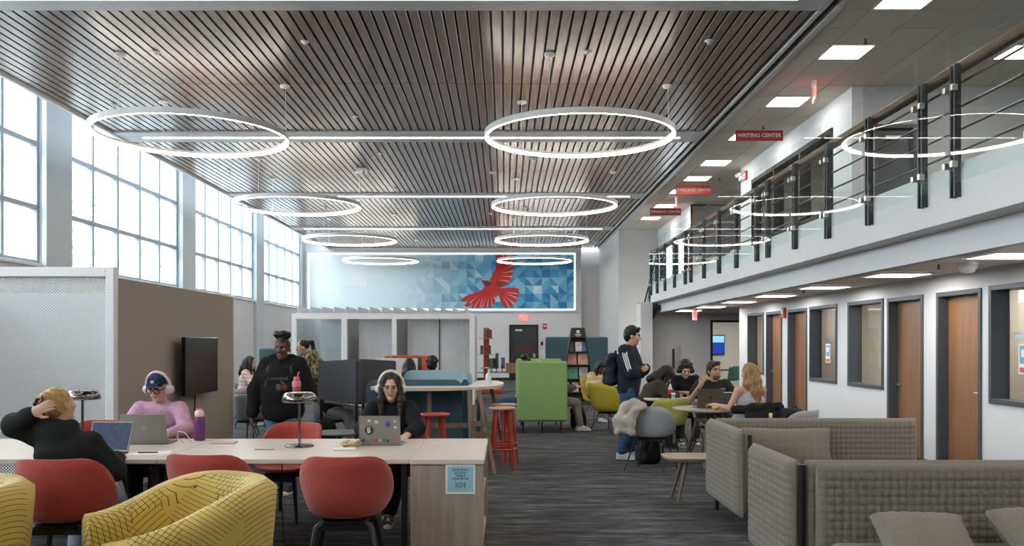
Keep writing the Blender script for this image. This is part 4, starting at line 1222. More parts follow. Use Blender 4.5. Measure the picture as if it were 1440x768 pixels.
def qsofa(label, x0, x1, y_back, facing, depth, arms, rz=0):
    """facing -1: seat lies toward the camera; +1: away. y_back: the back panel's centre line"""
    t = thing('quilted_sofa', label, 'sofa', (x0, y_back, 0), rz, 'grey quilted sofas')
    W = x1 - x0
    quilt_panel(W, .72, .10).build('backrest', M_quilt, t, (0, 0, .145))
    for a in arms:
        ax_ = -.05 if a == 'l' else W + .05
        quilt_panel(depth, .72, .10).build('arm', M_quilt, t, (ax_, 0, .145), (0, 0, PI / 2 * facing))
    sc = MB()
    s = SDF(); s.box((W / 2, facing * (depth / 2 + .05), .33), (W / 2 - .02, depth / 2 - .06, .10), .05)
    link('seat', s.mesh('seat', M_quilt, .02), t)
    MB().box(.03, W - .03, facing * .08, facing * (depth - .03), .17, .23).build('frame', M_bmet, t)
    for x in (.01, W - .01):
        for y in (.0, facing * (depth - .02)): MB().cyl((x, y, 0), (x, y, .17 if y == 0 else .2), .02, seg=10).build('leg', M_bmet, t)
    return t
sB = qsofa('grey quilted sofa with one wide pillow, backed by the small side table', 1.99, 3.88, 8.22, -1, 1.12, 'l')
MB().cyl((0.0, -1.14, 0), (0.0, -1.14, .83), .019, seg=12).build('post', M_bmet, sB)
sA = qsofa('grey quilted sofa turned away, facing the sofa with the wide pillow', 1.82, 3.95, 5.295, 1, .90, 'l')
MB().cyl((-.025, -.03, 0), (-.025, -.03, .84), .02, seg=12).build('post', M_bmet, sA)
sC = qsofa('grey quilted sofa holding two square pillows in its seat', 1.84, 4.6, 5.15, -1, .95, '')
pm = pillow_mesh(.84, .40, .17)
p = link('throw_pillow', pm, None, (gx(1106, 8.0), 8.02, .60), (-.3, 0, -.05)); tag(p, 'wide quilted pillow leaning on the sofa by the side table', 'pillow', 'quilted pillows')
pm2 = pillow_mesh(.50, .44, .17)
p = link('throw_pillow', pm2, None, (gx(1305, 4.70), 4.72, .495), (-1.02, .0, -.12)); tag(p, 'square quilted pillow lying in the sofa seat near the black corner post', 'pillow', 'quilted pillows')
p = link('throw_pillow', pm2, None, (gx(1478, 4.70), 4.74, .51), (-.95, .0, .12)); tag(p, 'square quilted pillow farther along the same sofa seat from the corner post', 'pillow', 'quilted pillows')

# ---- side table behind the sofa
t = thing('side_table', 'low walnut side table with splayed legs behind the quilted sofa', 'side table', (1.92, 8.72, 0))
pl = [(.34 * math.copysign(abs(math.cos(a)) ** .45, math.cos(a)), .24 * math.copysign(abs(math.sin(a)) ** .45, math.sin(a))) for a in [2 * PI * k / 40 for k in range(40)]]
q = MB(); V = []
for sc_, z in ((.86, .405), (.97, .42), (1.0, .435), (1.0, .445)): V.append([(x * sc_, y * sc_, z) for x, y in pl])
for a, b in zip(V, V[1:]):
    bs = len(q.v); q.add(a + b, [(k, (k + 1) % 40, 40 + (k + 1) % 40, 40 + k) for k in range(40)], 0, False)
q.add(V[0], [tuple(range(40))[::-1]]); q.add(V[-1], [tuple(range(40))]); q.build('tabletop', wood('side_table_wood', (.25, .18, .12), (.38, .29, .20), .35, 'X', 3), t)
for sx in (-1, 1):
    for sy in (-1, 1): MB().cyl((sx * .12, sy * .1, .41), (sx * .22, sy * .17, 0), .022, .013, 10).build('leg', M_brownw, t)

# ---- perforated screen room on the left
def perf_mat():
    m = bpy.data.materials.new('perforated_metal'); m.use_nodes = True; nt = m.node_tree; N, L = nt.nodes, nt.links
    b = N['Principled BSDF']; o = N['Material Output']; b.inputs['Base Color'].default_value = (.80, .83, .86, 1); b.inputs['Roughness'].default_value = .5
    tc = N.new('ShaderNodeTexCoord'); sp = N.new('ShaderNodeSeparateXYZ'); L.new(tc.outputs['Object'], sp.inputs[0])
    def M_(op, *a):
        q = N.new('ShaderNodeMath'); q.operation = op
        for i, v in enumerate(a):
            if isinstance(v, (int, float)): q.inputs[i].default_value = v
            else: L.new(v, q.inputs[i])
        return q.outputs[0]
    P = .034
    def dots(ox, oz):
        x = M_('SUBTRACT', M_('FRACT', M_('ADD', M_('MULTIPLY', sp.outputs[0], 1 / P), ox)), .5); z = M_('SUBTRACT', M_('FRACT', M_('ADD', M_('MULTIPLY', sp.outputs[2], 1 / (P * .9)), oz)), .5)
        return M_('LESS_THAN', M_('ADD', M_('MULTIPLY', x, x), M_('MULTIPLY', z, z)), .085)
    dd = M_('MAXIMUM', dots(0, 0), dots(.5, .5))
    tr = N.new('ShaderNodeBsdfTransparent'); mx = N.new('ShaderNodeMixShader'); L.new(dd, mx.inputs[0]); L.new(b.outputs[0], mx.inputs[1]); L.new(tr.outputs[0], mx.inputs[2]); L.new(mx.outputs[0], o.inputs[0])
    return m
M_perf = perf_mat()
XP, YP = -4.03, 8.98
rm = thing('meeting_pod', 'open meeting pod with white perforated screen and beige fabric wall', 'pod', (XP, YP, 0))
zt_ = gz(375.5, YP)
MB().box(-.09, -.0, 0, .1, 0, zt_, bev=.006).build('post', M_trim, rm)
MB().box(-3.6, -.09, 0, .1, zt_ - .1, zt_, bev=.006).build('header', M_trim, rm)
MB().box(-3.6, -3.5, 0, .1, 0, zt_ - .1, bev=.006).build('post', M_trim, rm)
MB().box(-3.5, -.09, 0, .1, 0, .08, bev=.006).build('sill', M_trim, rm)
MB().box(-3.5, -.09, .045, .05, .08, zt_ - .1).build('perforated_screen', M_perf, rm)
MB().box(-.10, 0, .1, 3.94, 0, 2.255, bev=.006).build('fabric_wall', M_beigef, rm)
MB().box(-.11, .008, 3.94, 3.99, 0, 2.28, bev=.004).build('end_cap', M_trim, rm)
MB().box(-3.6, -3.5, .1, 3.94, 0, 2.3, bev=.006).build('fabric_wall', M_beigef, rm)
MB().box(-3.5, -.1, 3.84, 3.94, 0, 2.3, bev=.006).build('rear_wall', mat('pod_pale_wall', (.55, .56, .56), .8), rm)
# television on the fabric wall
M_tv = mat('tv_glass', (.006, .006, .007), .22, spec=.25)
tv = thing('television', 'black flat television on the beige fabric wall', 'television', (XP + .14, 11.15, gz(514, 11.15)), PI / 2 + .0)
MB().box(-.60, .60, -.02, .03, -.36, .36, bev=.008).build('screen', M_tv, tv)
MB().box(-.25, .25, .03, .09, -.2, .2, bev=.02).build('housing', M_black, tv); MB().box(-.15, .15, .09, .135, -.1, .1).build('wall_bracket', M_bmet, tv)
MB().tube([(.1, .1, -.2), (.12, .12, -.5), (.1, .125, -.9)], .008, 6).build('cable', M_black, tv)

# ---- white framed office pods with roof fins
YO = 22.0
M_podgl = glass('pod_glass', (.86, .91, .92), .10, boost=.8)
M_podpan = mat('pod_ribbed_panel', (.62, .63, .65), .55, var=.05, scale=3)
po = thing('office_pods', 'white framed office pods with grey ribbed panels and roof fins', 'office pod', (0, YO, 0))
def xo(x, d=YO): return gx(x, d)
zo = gz(441, YO)
for a, b in ((410, 417), (480, 488), (551, 557.5), (660, 667.5)): MB().box(xo(a), xo(b), 0, .12, 0, zo, bev=.006).build('post', M_trim, po)
for a, b in ((417, 480), (488, 551), (557.5, 660)): MB().box(xo(a), xo(b), 0, .12, zo - .14, zo, bev=.004).build('header', M_trim, po)
MB().box(xo(417), xo(480), .05, .06, 0, zo - .14).build('glass_pane', M_podgl, po)
for x in (484, 554, 664): MB().box(xo(x) - .03, xo(x) + .03, .12, 2.9, 0, zo - .02, bev=.006).build('side_panel', mat('pod_side', (.45, .45, .44), .6), po)
def ribbed(x0, x1, y, z1):
    n = int((x1 - x0) / .05); q = MB(); G = [[], []]
    for i in range(n * 2 + 1):
        x = x0 + (x1 - x0) * i / (n * 2); o_ = .012 if i % 2 else 0
        G[0].append((x, y + o_, .05)); G[1].append((x, y + o_, z1))
    q.grid(G, flip=True, smooth=False); q.box(x0, x1, y + .015, y + .03, .05, z1); return q
ribbed(xo(500, YO), xo(551, YO), .5, zo - .05).build('ribbed_panel', M_podpan, po)
ribbed(xo(570, YO), xo(615, YO), .5, zo - .05).build('ribbed_panel', M_podpan, po)
ribbed(xo(617, YO), xo(660, YO), .5, zo - .05).build('ribbed_panel', M_podpan, po)
MB().box(xo(615), xo(617), .48, .54, 0, zo - .05).build('jamb', M_frame, po)
for k in range(15): MB().box(xo(419) + k * .30, xo(419) + k * .30 + .04, -.05, 2.95, zo + .03, zo + .17, bev=.004).build('roof_fin', M_grey_tr, po)
for y in (.3, 2.6): MB().box(xo(412), xo(665), y, y + .05, zo, zo + .03).build('roof_rail', M_trim, po)
MB().box(xo(417), xo(660), 2.9, 2.96, 0, zo - .02).build('rear_panel', mat('pod_pale_wall', (.55, .56, .56), .8), po)

# ---- dark grey study carrel
def slab(name, m, parent, a, b, za0, za1, zb0, zb1, t=.05):
    """upright panel between plan points a and b with heights at each end"""
    a, b = Vector((*a, 0)), Vector((*b, 0)); u = (b - a).normalized(); n = Vector((-u.y, u.x, 0)) * t / 2
    L = (b - a).length; R = Matrix.Translation(a) @ Matrix(((u.x, -u.y, 0, 0), (u.y, u.x, 0, 0), (0, 0, 1, 0), (0, 0, 0, 1)))
    q = MB(); r = .05; n_ = 6
    prof = [(0, za0), (L, zb0), (L, zb1), (0, za1)]; pts = []
    ctr = Vector((L / 2, (za0 + zb1) / 2, 0))
    for i, (x, z) in enumerate(prof):
        p0, p1 = prof[i - 1], prof[(i + 1) % 4]
        d0 = (Vector(p0) - Vector((x, z))).normalized(); d1 = (Vector(p1) - Vector((x, z))).normalized()
        for k in range(n_ + 1):
            f = k / n_; P_ = Vector((x, z)) + d0 * r * (1 - f) ** 2 + d1 * r * f ** 2; pts.append((P_.x, P_.y))
    q.prism(pts, -t / 2, t / 2, 'y')
    q.v = [tuple(R @ Vector(v)) for v in q.v]
    return q.build(name, m, parent)
ca = thing('study_carrel', 'dark grey felt study carrel on thin black legs', 'carrel', (0, 0, 0))
slab('felt_panel', M_dgrey, ca, (-2.69, 12.65), (-1.945, 11.5), .76, 1.30, .755, 1.36)
slab('felt_panel', M_dgrey, ca, (-1.915, 11.5), (-1.60, 12.62), .755, 1.36, .76, 1.31)
for x, y in ((-2.66, 12.62), (-1.97, 11.56), (-1.88, 11.56), (-1.62, 12.58)): MB().cyl((x, y, 0), (x, y, .78), .02, seg=8).build('leg', M_bmet, ca)
MB().prism([(-2.62, 12.66), (-1.93, 11.6), (-1.65, 12.6), (-2.1, 13.1)], .70, .73, 'z').build('desk', M_gtop, ca)
# white and orange privacy booth behind it
bo = thing('privacy_booth', 'white and orange privacy booth behind the dark carrel', 'booth', (0, 15.2, 0))
MB().box(gx(528, 15.2), gx(587, 15.2), 0, .06, 0, gz(504, 15.2), bev=.008).build('white_screen', M_wtop, bo)
MB().box(gx(548, 16.4), gx(606, 16.4), 1.15, 1.25, 0, gz(500, 16.4), bev=.01).build('orange_screen', M_orange, bo)
MB().box(gx(595, 16.0), gx(606, 16.4), .5, 1.15, 0, gz(500, 16.2), bev=.01).build('orange_wing', M_orange, bo)
MB().box(gx(548, 16.4), gx(553, 16.4), .5, 1.15, 0, gz(500, 16.2), bev=.01).build('orange_wing', M_orange, bo)
MB().box(gx(553, 16.4), gx(595, 16.4), 1.13, 1.15, .12, gz(503, 16.4)).build('felt_lining', M_dgrey, bo)

# small grey round table by the study table
t = thing('round_table', 'small dark round table in front of the dark study carrel', 'table', (-1.76, 9.3, 0))
MB().lathe([(.26, .60), (.28, .605), (.285, .62), (.28, .625)], (0, 0, 0), 32).build('tabletop', mat('charcoal_top', (.10, .097, .095), .55), t); MB().cyl((0, 0, .02), (0, 0, .60), .03, seg=12).build('pole', M_bmet, t); MB().lathe([(.22, 0), (.22, .01), (.03, .025)], (0, 0, 0), 24).build('base', M_bmet, t)

# ---- blue booth with counter table and red stools
bb = thing('blue_booth', 'teal and light blue felt booth behind the counter table', 'booth', (0, 11.45, 0))
def rounded_panel(x0, x1, z0, z1, y0, y1, r=.12, n=8):
    pts = [(x0, z0), (x1, z0)]
    for k in range(n + 1): a = k / n * PI / 2; pts.append((x1 - r + r * math.cos(a), z1 - r + r * math.sin(a)))
    for k in range(n + 1): a = PI / 2 + k / n * PI / 2; pts.append((x0 + r + r * math.cos(a), z1 - r + r * math.sin(a)))
    return MB().prism(pts, y0, y1, 'y')
rounded_panel(gx(515, 11.45), gx(650, 11.45), .08, gz(534, 11.45), 0, .07).build('teal_screen', M_teal, bb)
rounded_panel(gx(648, 11.7), -.475, .08, gz(534, 11.7), .25, .32, .08).build('teal_screen', M_teal, bb)
rounded_panel(gx(567, 12.6), gx(656, 12.6), .08, gz(521, 12.6), 1.15, 1.22).build('blue_screen', M_lblue, bb)
rounded_panel(gx(655, 12.7), -.475, .08, gz(525, 12.7), 1.25, 1.32, .06).build('blue_screen', M_lblue, bb)
MB().box(gx(520, 11.5), gx(650, 11.5), .1, 1.1, .15, .44, bev=.04).build('seat', M_teal, bb)
ct = thing('counter_table', 'pale counter-height table on walnut trestle legs before the blue booth', 'table', (0, 0, 0))
pts = [(-1.72, 11.15), (-1.66, 10.98), (-1.2, 10.78), (-.75, 10.85), (-.35, 11.05), (-.12, 11.4), (-.02, 11.9), (-.02, 12.5), (-.12, 12.95), (-.30, 13.1), (-.42, 12.9), (-.45, 11.9), (-.5, 11.44), (-1.72, 11.40)]
MB().prism(pts, .975, 1.01, 'z').build('tabletop', M_ltop, ct)
for (ax, ay), (bx, by) in (((-.33, 11.0), (-.12, 10.40)), ((-.45, 11.0), (-.39, 10.42)), ((-.20, 12.3), (-.03, 12.8)), ((-.36, 12.3), (-.40, 12.8))):
    MB().tube([(ax, ay, .975), (bx, by, 0)], [.032, .026], 6, flat=.6).build('leg', M_brownw, ct)
for z, y in ((.42, 10.65), (.55, 10.72)): MB().box(-.43, -.17, y, y + .03, z, z + .06).build('crossbar', M_brownw, ct)
MB().box(-.95, -.4, 11.0, 11.04, .5, .56).build('crossbar', M_brownw, ct)
for ax in (-.98, ): MB().box(ax, ax + .05, 10.98, 11.04, 0, .975).build('leg', M_brownw, ct)
def stool(label, loc, m_seat, group='red bar stools'):
    t = thing('bar_stool', label, 'stool', (*loc, 0), random.uniform(0, 1), group)
    MB().lathe([(.12, .745), (.17, .752), (.175, .765), (.165, .776), (.0, .772)], (0, 0, 0), 28).build('seat', m_seat, t)
    for k in range(4):
        a = PI / 4 + k * PI / 2
        MB().tube([(.11 * math.cos(a), .11 * math.sin(a), .75), (.185 * math.cos(a), .185 * math.sin(a), 0)], [.02, .014], 8).build('leg', M_redm, t)
    R_ = .168; q = MB(); q.tube([(R_ * math.cos(2 * PI * k / 32), R_ * math.sin(2 * PI * k / 32), .26) for k in range(32)], .016, 6, closed=True); q.build('footrest', M_redm, t)
    return t
stool('red bar stool under the counter table with a red seat', (gx(611, 9.85), 9.85), M_redm)
stool('red bar stool with tan seat right beside the trestle leg', (gx(706, 10.8), 10.8), M_tanw)
stool('red bar stool with tan seat behind the trestle-side stool', (gx(708.5, 11.35), 11.4), M_tanw)

# ---- green high-back booth
gb = thing('green_booth', 'lime green felt high-back booth on black legs', 'booth', (gx(762.5, 15.1), 15.1, 0))
gw = gx(798, 15.1) - gx(727, 15.1)
def soft(name, m, parent, x0, x1, y0, y1, z0, z1, b=.035): return MB().box(x0, x1, y0, y1, z0, z1, bev=b).build(name, m, parent)
soft('side_panel', M_green, gb, -gw / 2, gw / 2, 0, .12, .2, 1.255)
soft('back_panel', M_green, gb, -.06, .06, .12, 1.5, .2, 1.24)
soft('side_panel', M_green, gb, -gw / 2 - .0, gw / 2, 1.5, 1.62, .2, 1.27)
for s in (-1, 1): soft('seat', M_green, gb, s * .07, s * .43, .13, 1.49, .3, .46)
for x in (-.33, .0, .33):
    for y in (.06, 1.56): MB().cyl((x, y, 0), (x, y, .2), .016, seg=8).build('leg', M_bmet, gb)

# ---- teal partition, A-shaped bookshelf, orange tower, far desks
t = thing('felt_partition', 'wide teal felt partition behind the tapered bookshelf', 'partition', (gx(811, 24), 24, 0)); soft('panel', M_teal, t, gx(767, 24) - gx(811, 24), gx(855, 24) - gx(811, 24), 0, .08, .05, gz(474, 24)); soft('foot', M_bmet, t, -.6, .6, -.15, .25, 0, .05, .005)
t = thing('felt_partition', 'teal felt partition behind the girl in the striped top', 'partition', (gx(382, 18.5), 18.5, 0)); soft('panel', M_teal, t, -.27, .27, 0, .08, .05, gz(490, 18.5)); soft('foot', M_bmet, t, -.3, .3, -.15, .25, 0, .05, .005)
YS = 21.9
bs = thing('bookshelf', 'dark brown tapered bookshelf with magazines facing out', 'bookshelf', (gx(813, YS), YS, 0))
H = gz(461, YS); hb, ht_ = .47, .165
def hwz(z): return hb + (ht_ - hb) * z / H
MB().prism([(-hb, 0), (hb, 0), (ht_, H), (-ht_, H)], .26, .28, 'y').build('back_panel', M_darksh, bs)
for s in (-1, 1):
    p4 = [(s * hb, 0), (s * (hb - .03), 0), (s * (ht_ - .03), H), (s * ht_, H)]
    MB().prism(p4 if s < 0 else p4[::-1], 0, .26, 'y').build('side_panel', M_darksh, bs)
zsh = [gz(y, YS) for y in (551.6, 533, 513, 494.5, 473.8)]
for z in [.12] + zsh: MB().box(-hwz(z) + .02, hwz(z) - .02, 0, .26, z - .02, z).build('shelf', M_darksh, bs)
MB().box(-hwz(.1), hwz(.1), 0, .02, 0, .12).build('plinth', M_darksh, bs)
MB().prism([(-hwz(zsh[-1]) + .03, zsh[-1]), (hwz(zsh[-1]) - .03, zsh[-1]), (ht_ - .03, H), (-ht_ + .03, H)], .02, .03, 'y').build('header_board', M_darksh, bs)
q = MB(); q.lathe([(.045, 0), (.045, .003)], (0, .02, 0), 16); q.box(-.08, .08, -.06, -.04, 0, .003); q.box(-.06, .06, -.09, -.075, 0, .003); q.build('emblem', M_letter, bs, (0, .019, H - .12), (PI / 2, 0, 0))
mcols = [((.75, .72, .66), 'cream'), ((.10, .22, .42), 'blue'), ((.62, .25, .18), 'coral'), ((.70, .42, .32), 'peach'), ((.07, .28, .16), 'green'), ((.45, .42, .36), 'grey'), ((.66, .62, .55), 'ivory'), ((.08, .07, .07), 'black')]
rows = [(zsh[3], [(-.16, 7, .12), (.02, 0, .16), (.17, 1, .13)]), (zsh[2], [(-.15, 2, .24), (.14, 3, .26)]), (zsh[1], [(-.13, 4, .27), (.15, 5, .22)]), (zsh[0], [(-.28, 3, .14), (-.06, 5, .17), (.17, 6, .17)])]
rname = {0: 'lowest stocked', 1: 'second', 2: 'third', 3: 'top'}
for ri, (z, its) in enumerate(rows):
    for x, c, wd in its:
        hgt = .24 if wd < .2 else .30
        m_ = mat('cover_' + mcols[c][1], mcols[c][0], .45, var=.35, scale=9)
        o = MB().box(-wd / 2, wd / 2, -.012, .012, 0, hgt).build('magazine', m_, None, (gx(813, YS) + x, YS + .12, z + .004), (-.22, 0, 0))
        tag(o, '%s covered magazine facing out on the %s shelf of the tapered bookshelf' % (mcols[c][1], rname[3 - ri]), 'magazine', 'magazines on the tapered bookshelf')
# orange shelf tower
YT_ = 27.0
ot = thing('shelf_tower', 'slim orange pole shelf with small grey trays of books', 'shelf', (gx(684, YT_), YT_, 0))
MB().box(-.09, .09, 0, .1, 0, gz(461, YT_), bev=.01).build('pole', M_orange, ot); MB().box(-.45, .45, -.3, .3, 0, .14, bev=.02).build('base', M_orange, ot)
for y in (476, 498): MB().box(-.24, .22, -.22, .0, gz(y, YT_) - .02, gz(y, YT_)).build('tray', M_gtop, ot)
MB().box(-.2, .2, -.22, 0, gz(517, YT_) - .02, gz(517, YT_)).build('tray', M_gtop, ot)
for y, xs in ((476, (.05, .13)), (498, (-.14, .1)), (517, (.08,))):
    for x in xs:
        z = gz(y, YT_); o = MB().box(x - .045, x + .045, -.19, -.02, 0, .27).build('book', mat('cover_black', (.03, .025, .025), .5) if x < .1 else mat('cover_brown', (.2, .07, .05), .5), None, (gx(684, YT_), YT_, z + .002))
        tag(o, '%s book standing on the %s tray of the orange pole shelf' % ('black' if x < .1 else 'brown', {476: 'upper', 498: 'middle', 517: 'lower'}[y]), 'book', 'books on the orange shelf')
# far computer desk
YD = 28.0
dk = thing('computer_desk', 'long far desk with monitors before the end wall', 'desk', (gx(702, YD), YD, 0))
zd = gz(523, YD)
MB().box(-1.0, .95, -.4, .4, zd - .03, zd).build('desktop', M_gtop, dk)
for x in (-.9, .85):
    for y in (-.35, .35): MB().cyl((x, y, 0), (x, y, zd - .03), .02, seg=8).build('leg', M_steel, dk)
for k, (px, hgt) in enumerate(((692, .34), (699, .5), (707, .36))):
    t = thing('desktop_monitor', ['monitor nearest the orange shelf on the far desk', 'tall upright monitor in the middle of the far desk', 'monitor beside the brown box on the far desk'][k], 'monitor', (gx(px, YD), YD - .1 + .12 * k, zd), .9 + .5 * k, 'far desk monitors')
    MB().box(-.2, .2, -.015, .015, .1, .1 + hgt, bev=.005).build('screen', M_bmet if k == 1 else mat('monitor_grey', (.22, .24, .28), .3), t); MB().cyl((0, .02, 0), (0, .02, .2), .015, seg=8).build('stand', M_bmet, t); MB().lathe([(.09, 0), (.09, .01), (.02, .015)], (0, 0, 0), 14).build('base', M_bmet, t)
tag(MB().box(-.2, .2, -.12, .12, 0, .28, bev=.01).build('cardboard_box', mat('cardboard', (.36, .22, .11), .8), None, (gx(720, YD), YD, zd)), 'brown cardboard box on the far computer desk', 'box')
# hand sanitizer on the counter table
t = thing('pump_bottle', 'clear pump bottle of hand sanitizer on the counter table', 'bottle', (gx(687, 11.9), 11.9, 1.01))
MB().lathe([(.04, 0), (.042, .01), (.042, .12), (.02, .15), (.014, .16)], (0, 0, 0), 16).build('body', mat('sanitizer', (.62, .72, .72), .15), t); MB().cyl((0, 0, .16), (0, 0, .2), .012, seg=8).build('cap', M_white, t); MB().tube([(0, 0, .2), (0, 0, .225), (-.05, 0, .22)], .006, 6).build('nozzle', M_white, t)

# ================================================================== people
def skin(name, c): return mat('skin_' + name, c, .55, var=.06, scale=30, spec=.35)
SK = {'light': skin('light', (.62, .37, .27)), 'rosy': skin('rosy', (.60, .34, .25)), 'tan': skin('tan', (.50, .29, .20)), 'brown': skin('brown', (.12, .055, .032)), 'dark': skin('dark', (.085, .042, .026))}
M_eyew = mat('eye_white', (.5, .48, .46), .6); M_eyed = mat('eye_dark', (.015, .01, .008), .25); M_lip = mat('lips', (.42, .17, .14), .5); M_lipd = mat('lips_deep', (.20, .075, .06), .5)
def cloth(name, c, **k): return mat('cloth_' + name, c, k.pop('rough', .9), var=k.pop('var', .12), scale=k.pop('scale', 30), bump=.2, bscale=400, spec=.25, **k)
def hairm(name, c): return mat('hair_' + name, c, .5, var=.35, scale=25, stretch=(3, 3, .4), spec=.4)
V3 = lambda *a: np.array(a, float)
def lerp(a, b, t): return a + (b - a) * t
def pose_stand(h=1.72):
    s = h / 1.72; J = dict(hip=V3(0, 0, .95), waist=V3(0, .01, 1.09), chest=V3(0, .0, 1.28), neck=V3(0, -.005, 1.47), head=V3(0, .025, 1.60))
    for n, x in (('L', -1), ('R', 1)):
        J['s' + n] = V3(x * .175, -.01, 1.41); J['e' + n] = V3(x * .235, -.03, 1.13); J['w' + n] = V3(x * .24, .05, .89)
        J['h' + n] = V3(x * .09, 0, .91); J['k' + n] = V3(x * .10, .02, .49); J['a' + n] = V3(x * .105, -.01, .085)
    return {k: v * s for k, v in J.items()}, s
def pose_sit(h=1.70, seat=.45, lean=0.0, slump=0.0):
    s = h / 1.72; z = seat + .10
    J = dict(hip=V3(0, 0, z), waist=V3(0, .02 + lean * .3, z + .14), chest=V3(0, lean * .7, z + .32 - slump * .5), neck=V3(0, lean, z + .50 - slump), head=V3(0, lean + .035, z + .635 - slump))
    for n, x in (('L', -1), ('R', 1)):
        J['s' + n] = V3(x * .175, lean * .95, z + .445 - slump); J['e' + n] = V3(x * .24, lean + .10, z + .19); J['w' + n] = V3(x * .14, lean + .33, z + .22)
        J['h' + n] = V3(x * .09, .02, z - .01); J['k' + n] = V3(x * .12, .43, .50); J['a' + n] = V3(x * .12, .40, .085)
    return {k: v * np.array([s, s, 1]) if k[0] not in 'x' else v for k, v in J.items()}, s
def hand(S, w, d, nrm, curl=.35, thumb=1, m=0, sc=1.0, k=.006):
    """palm and five fingers; d: direction of the hand, nrm: out of the back of the hand, thumb: +1 on side d x nrm"""
    d = d / np.linalg.norm(d); nrm = nrm - d * (nrm @ d); nrm /= np.linalg.norm(nrm); s = np.cross(d, nrm) * thumb
    S.cap(w, w + d * .03 * sc, .024 * sc, .026 * sc, .02, m)
    S.cap(w + d * .03 * sc, w + d * .085 * sc, .0165 * sc, .0165 * sc, .02, m, flat=(s, 2.0))
    for i, (o, L) in enumerate(((.030, .066), (.010, .076), (-.010, .072), (-.029, .056))):
        p = w + d * .09 * sc + s * o * sc; dd = d + s * (o * 1.2); dd /= np.linalg.norm(dd); a = curl * .8
        for j, f in enumerate((.45, .32, .23)):
            ca, sa = math.cos(a), math.sin(a); v = dd * ca - nrm * sa; q = p + v * L * f * sc
            S.cap(p, q, (.0092 - .0008 * j) * sc, (.0086 - .0008 * j) * sc, k, m); p = q; a += curl
    p = w + d * .035 * sc + s * .024 * sc; v = d * .62 + s * .72 - nrm * .3 * (curl + .2); v /= np.linalg.norm(v)
    q = p + v * .042 * sc; S.cap(p, q, .013 * sc, .0105 * sc, .012, m)
    v2 = d * .85 + s * .35 - nrm * .4 * (curl + .2); v2 /= np.linalg.norm(v2); S.cap(q, q + v2 * .034 * sc, .0105 * sc, .009 * sc, k, m)
def head_frame(J, rot):
    R = _rot(rot); c = J['head']
    return lambda x, y, z, s=1.0: c + R @ (np.array([x, y, z]) * s)
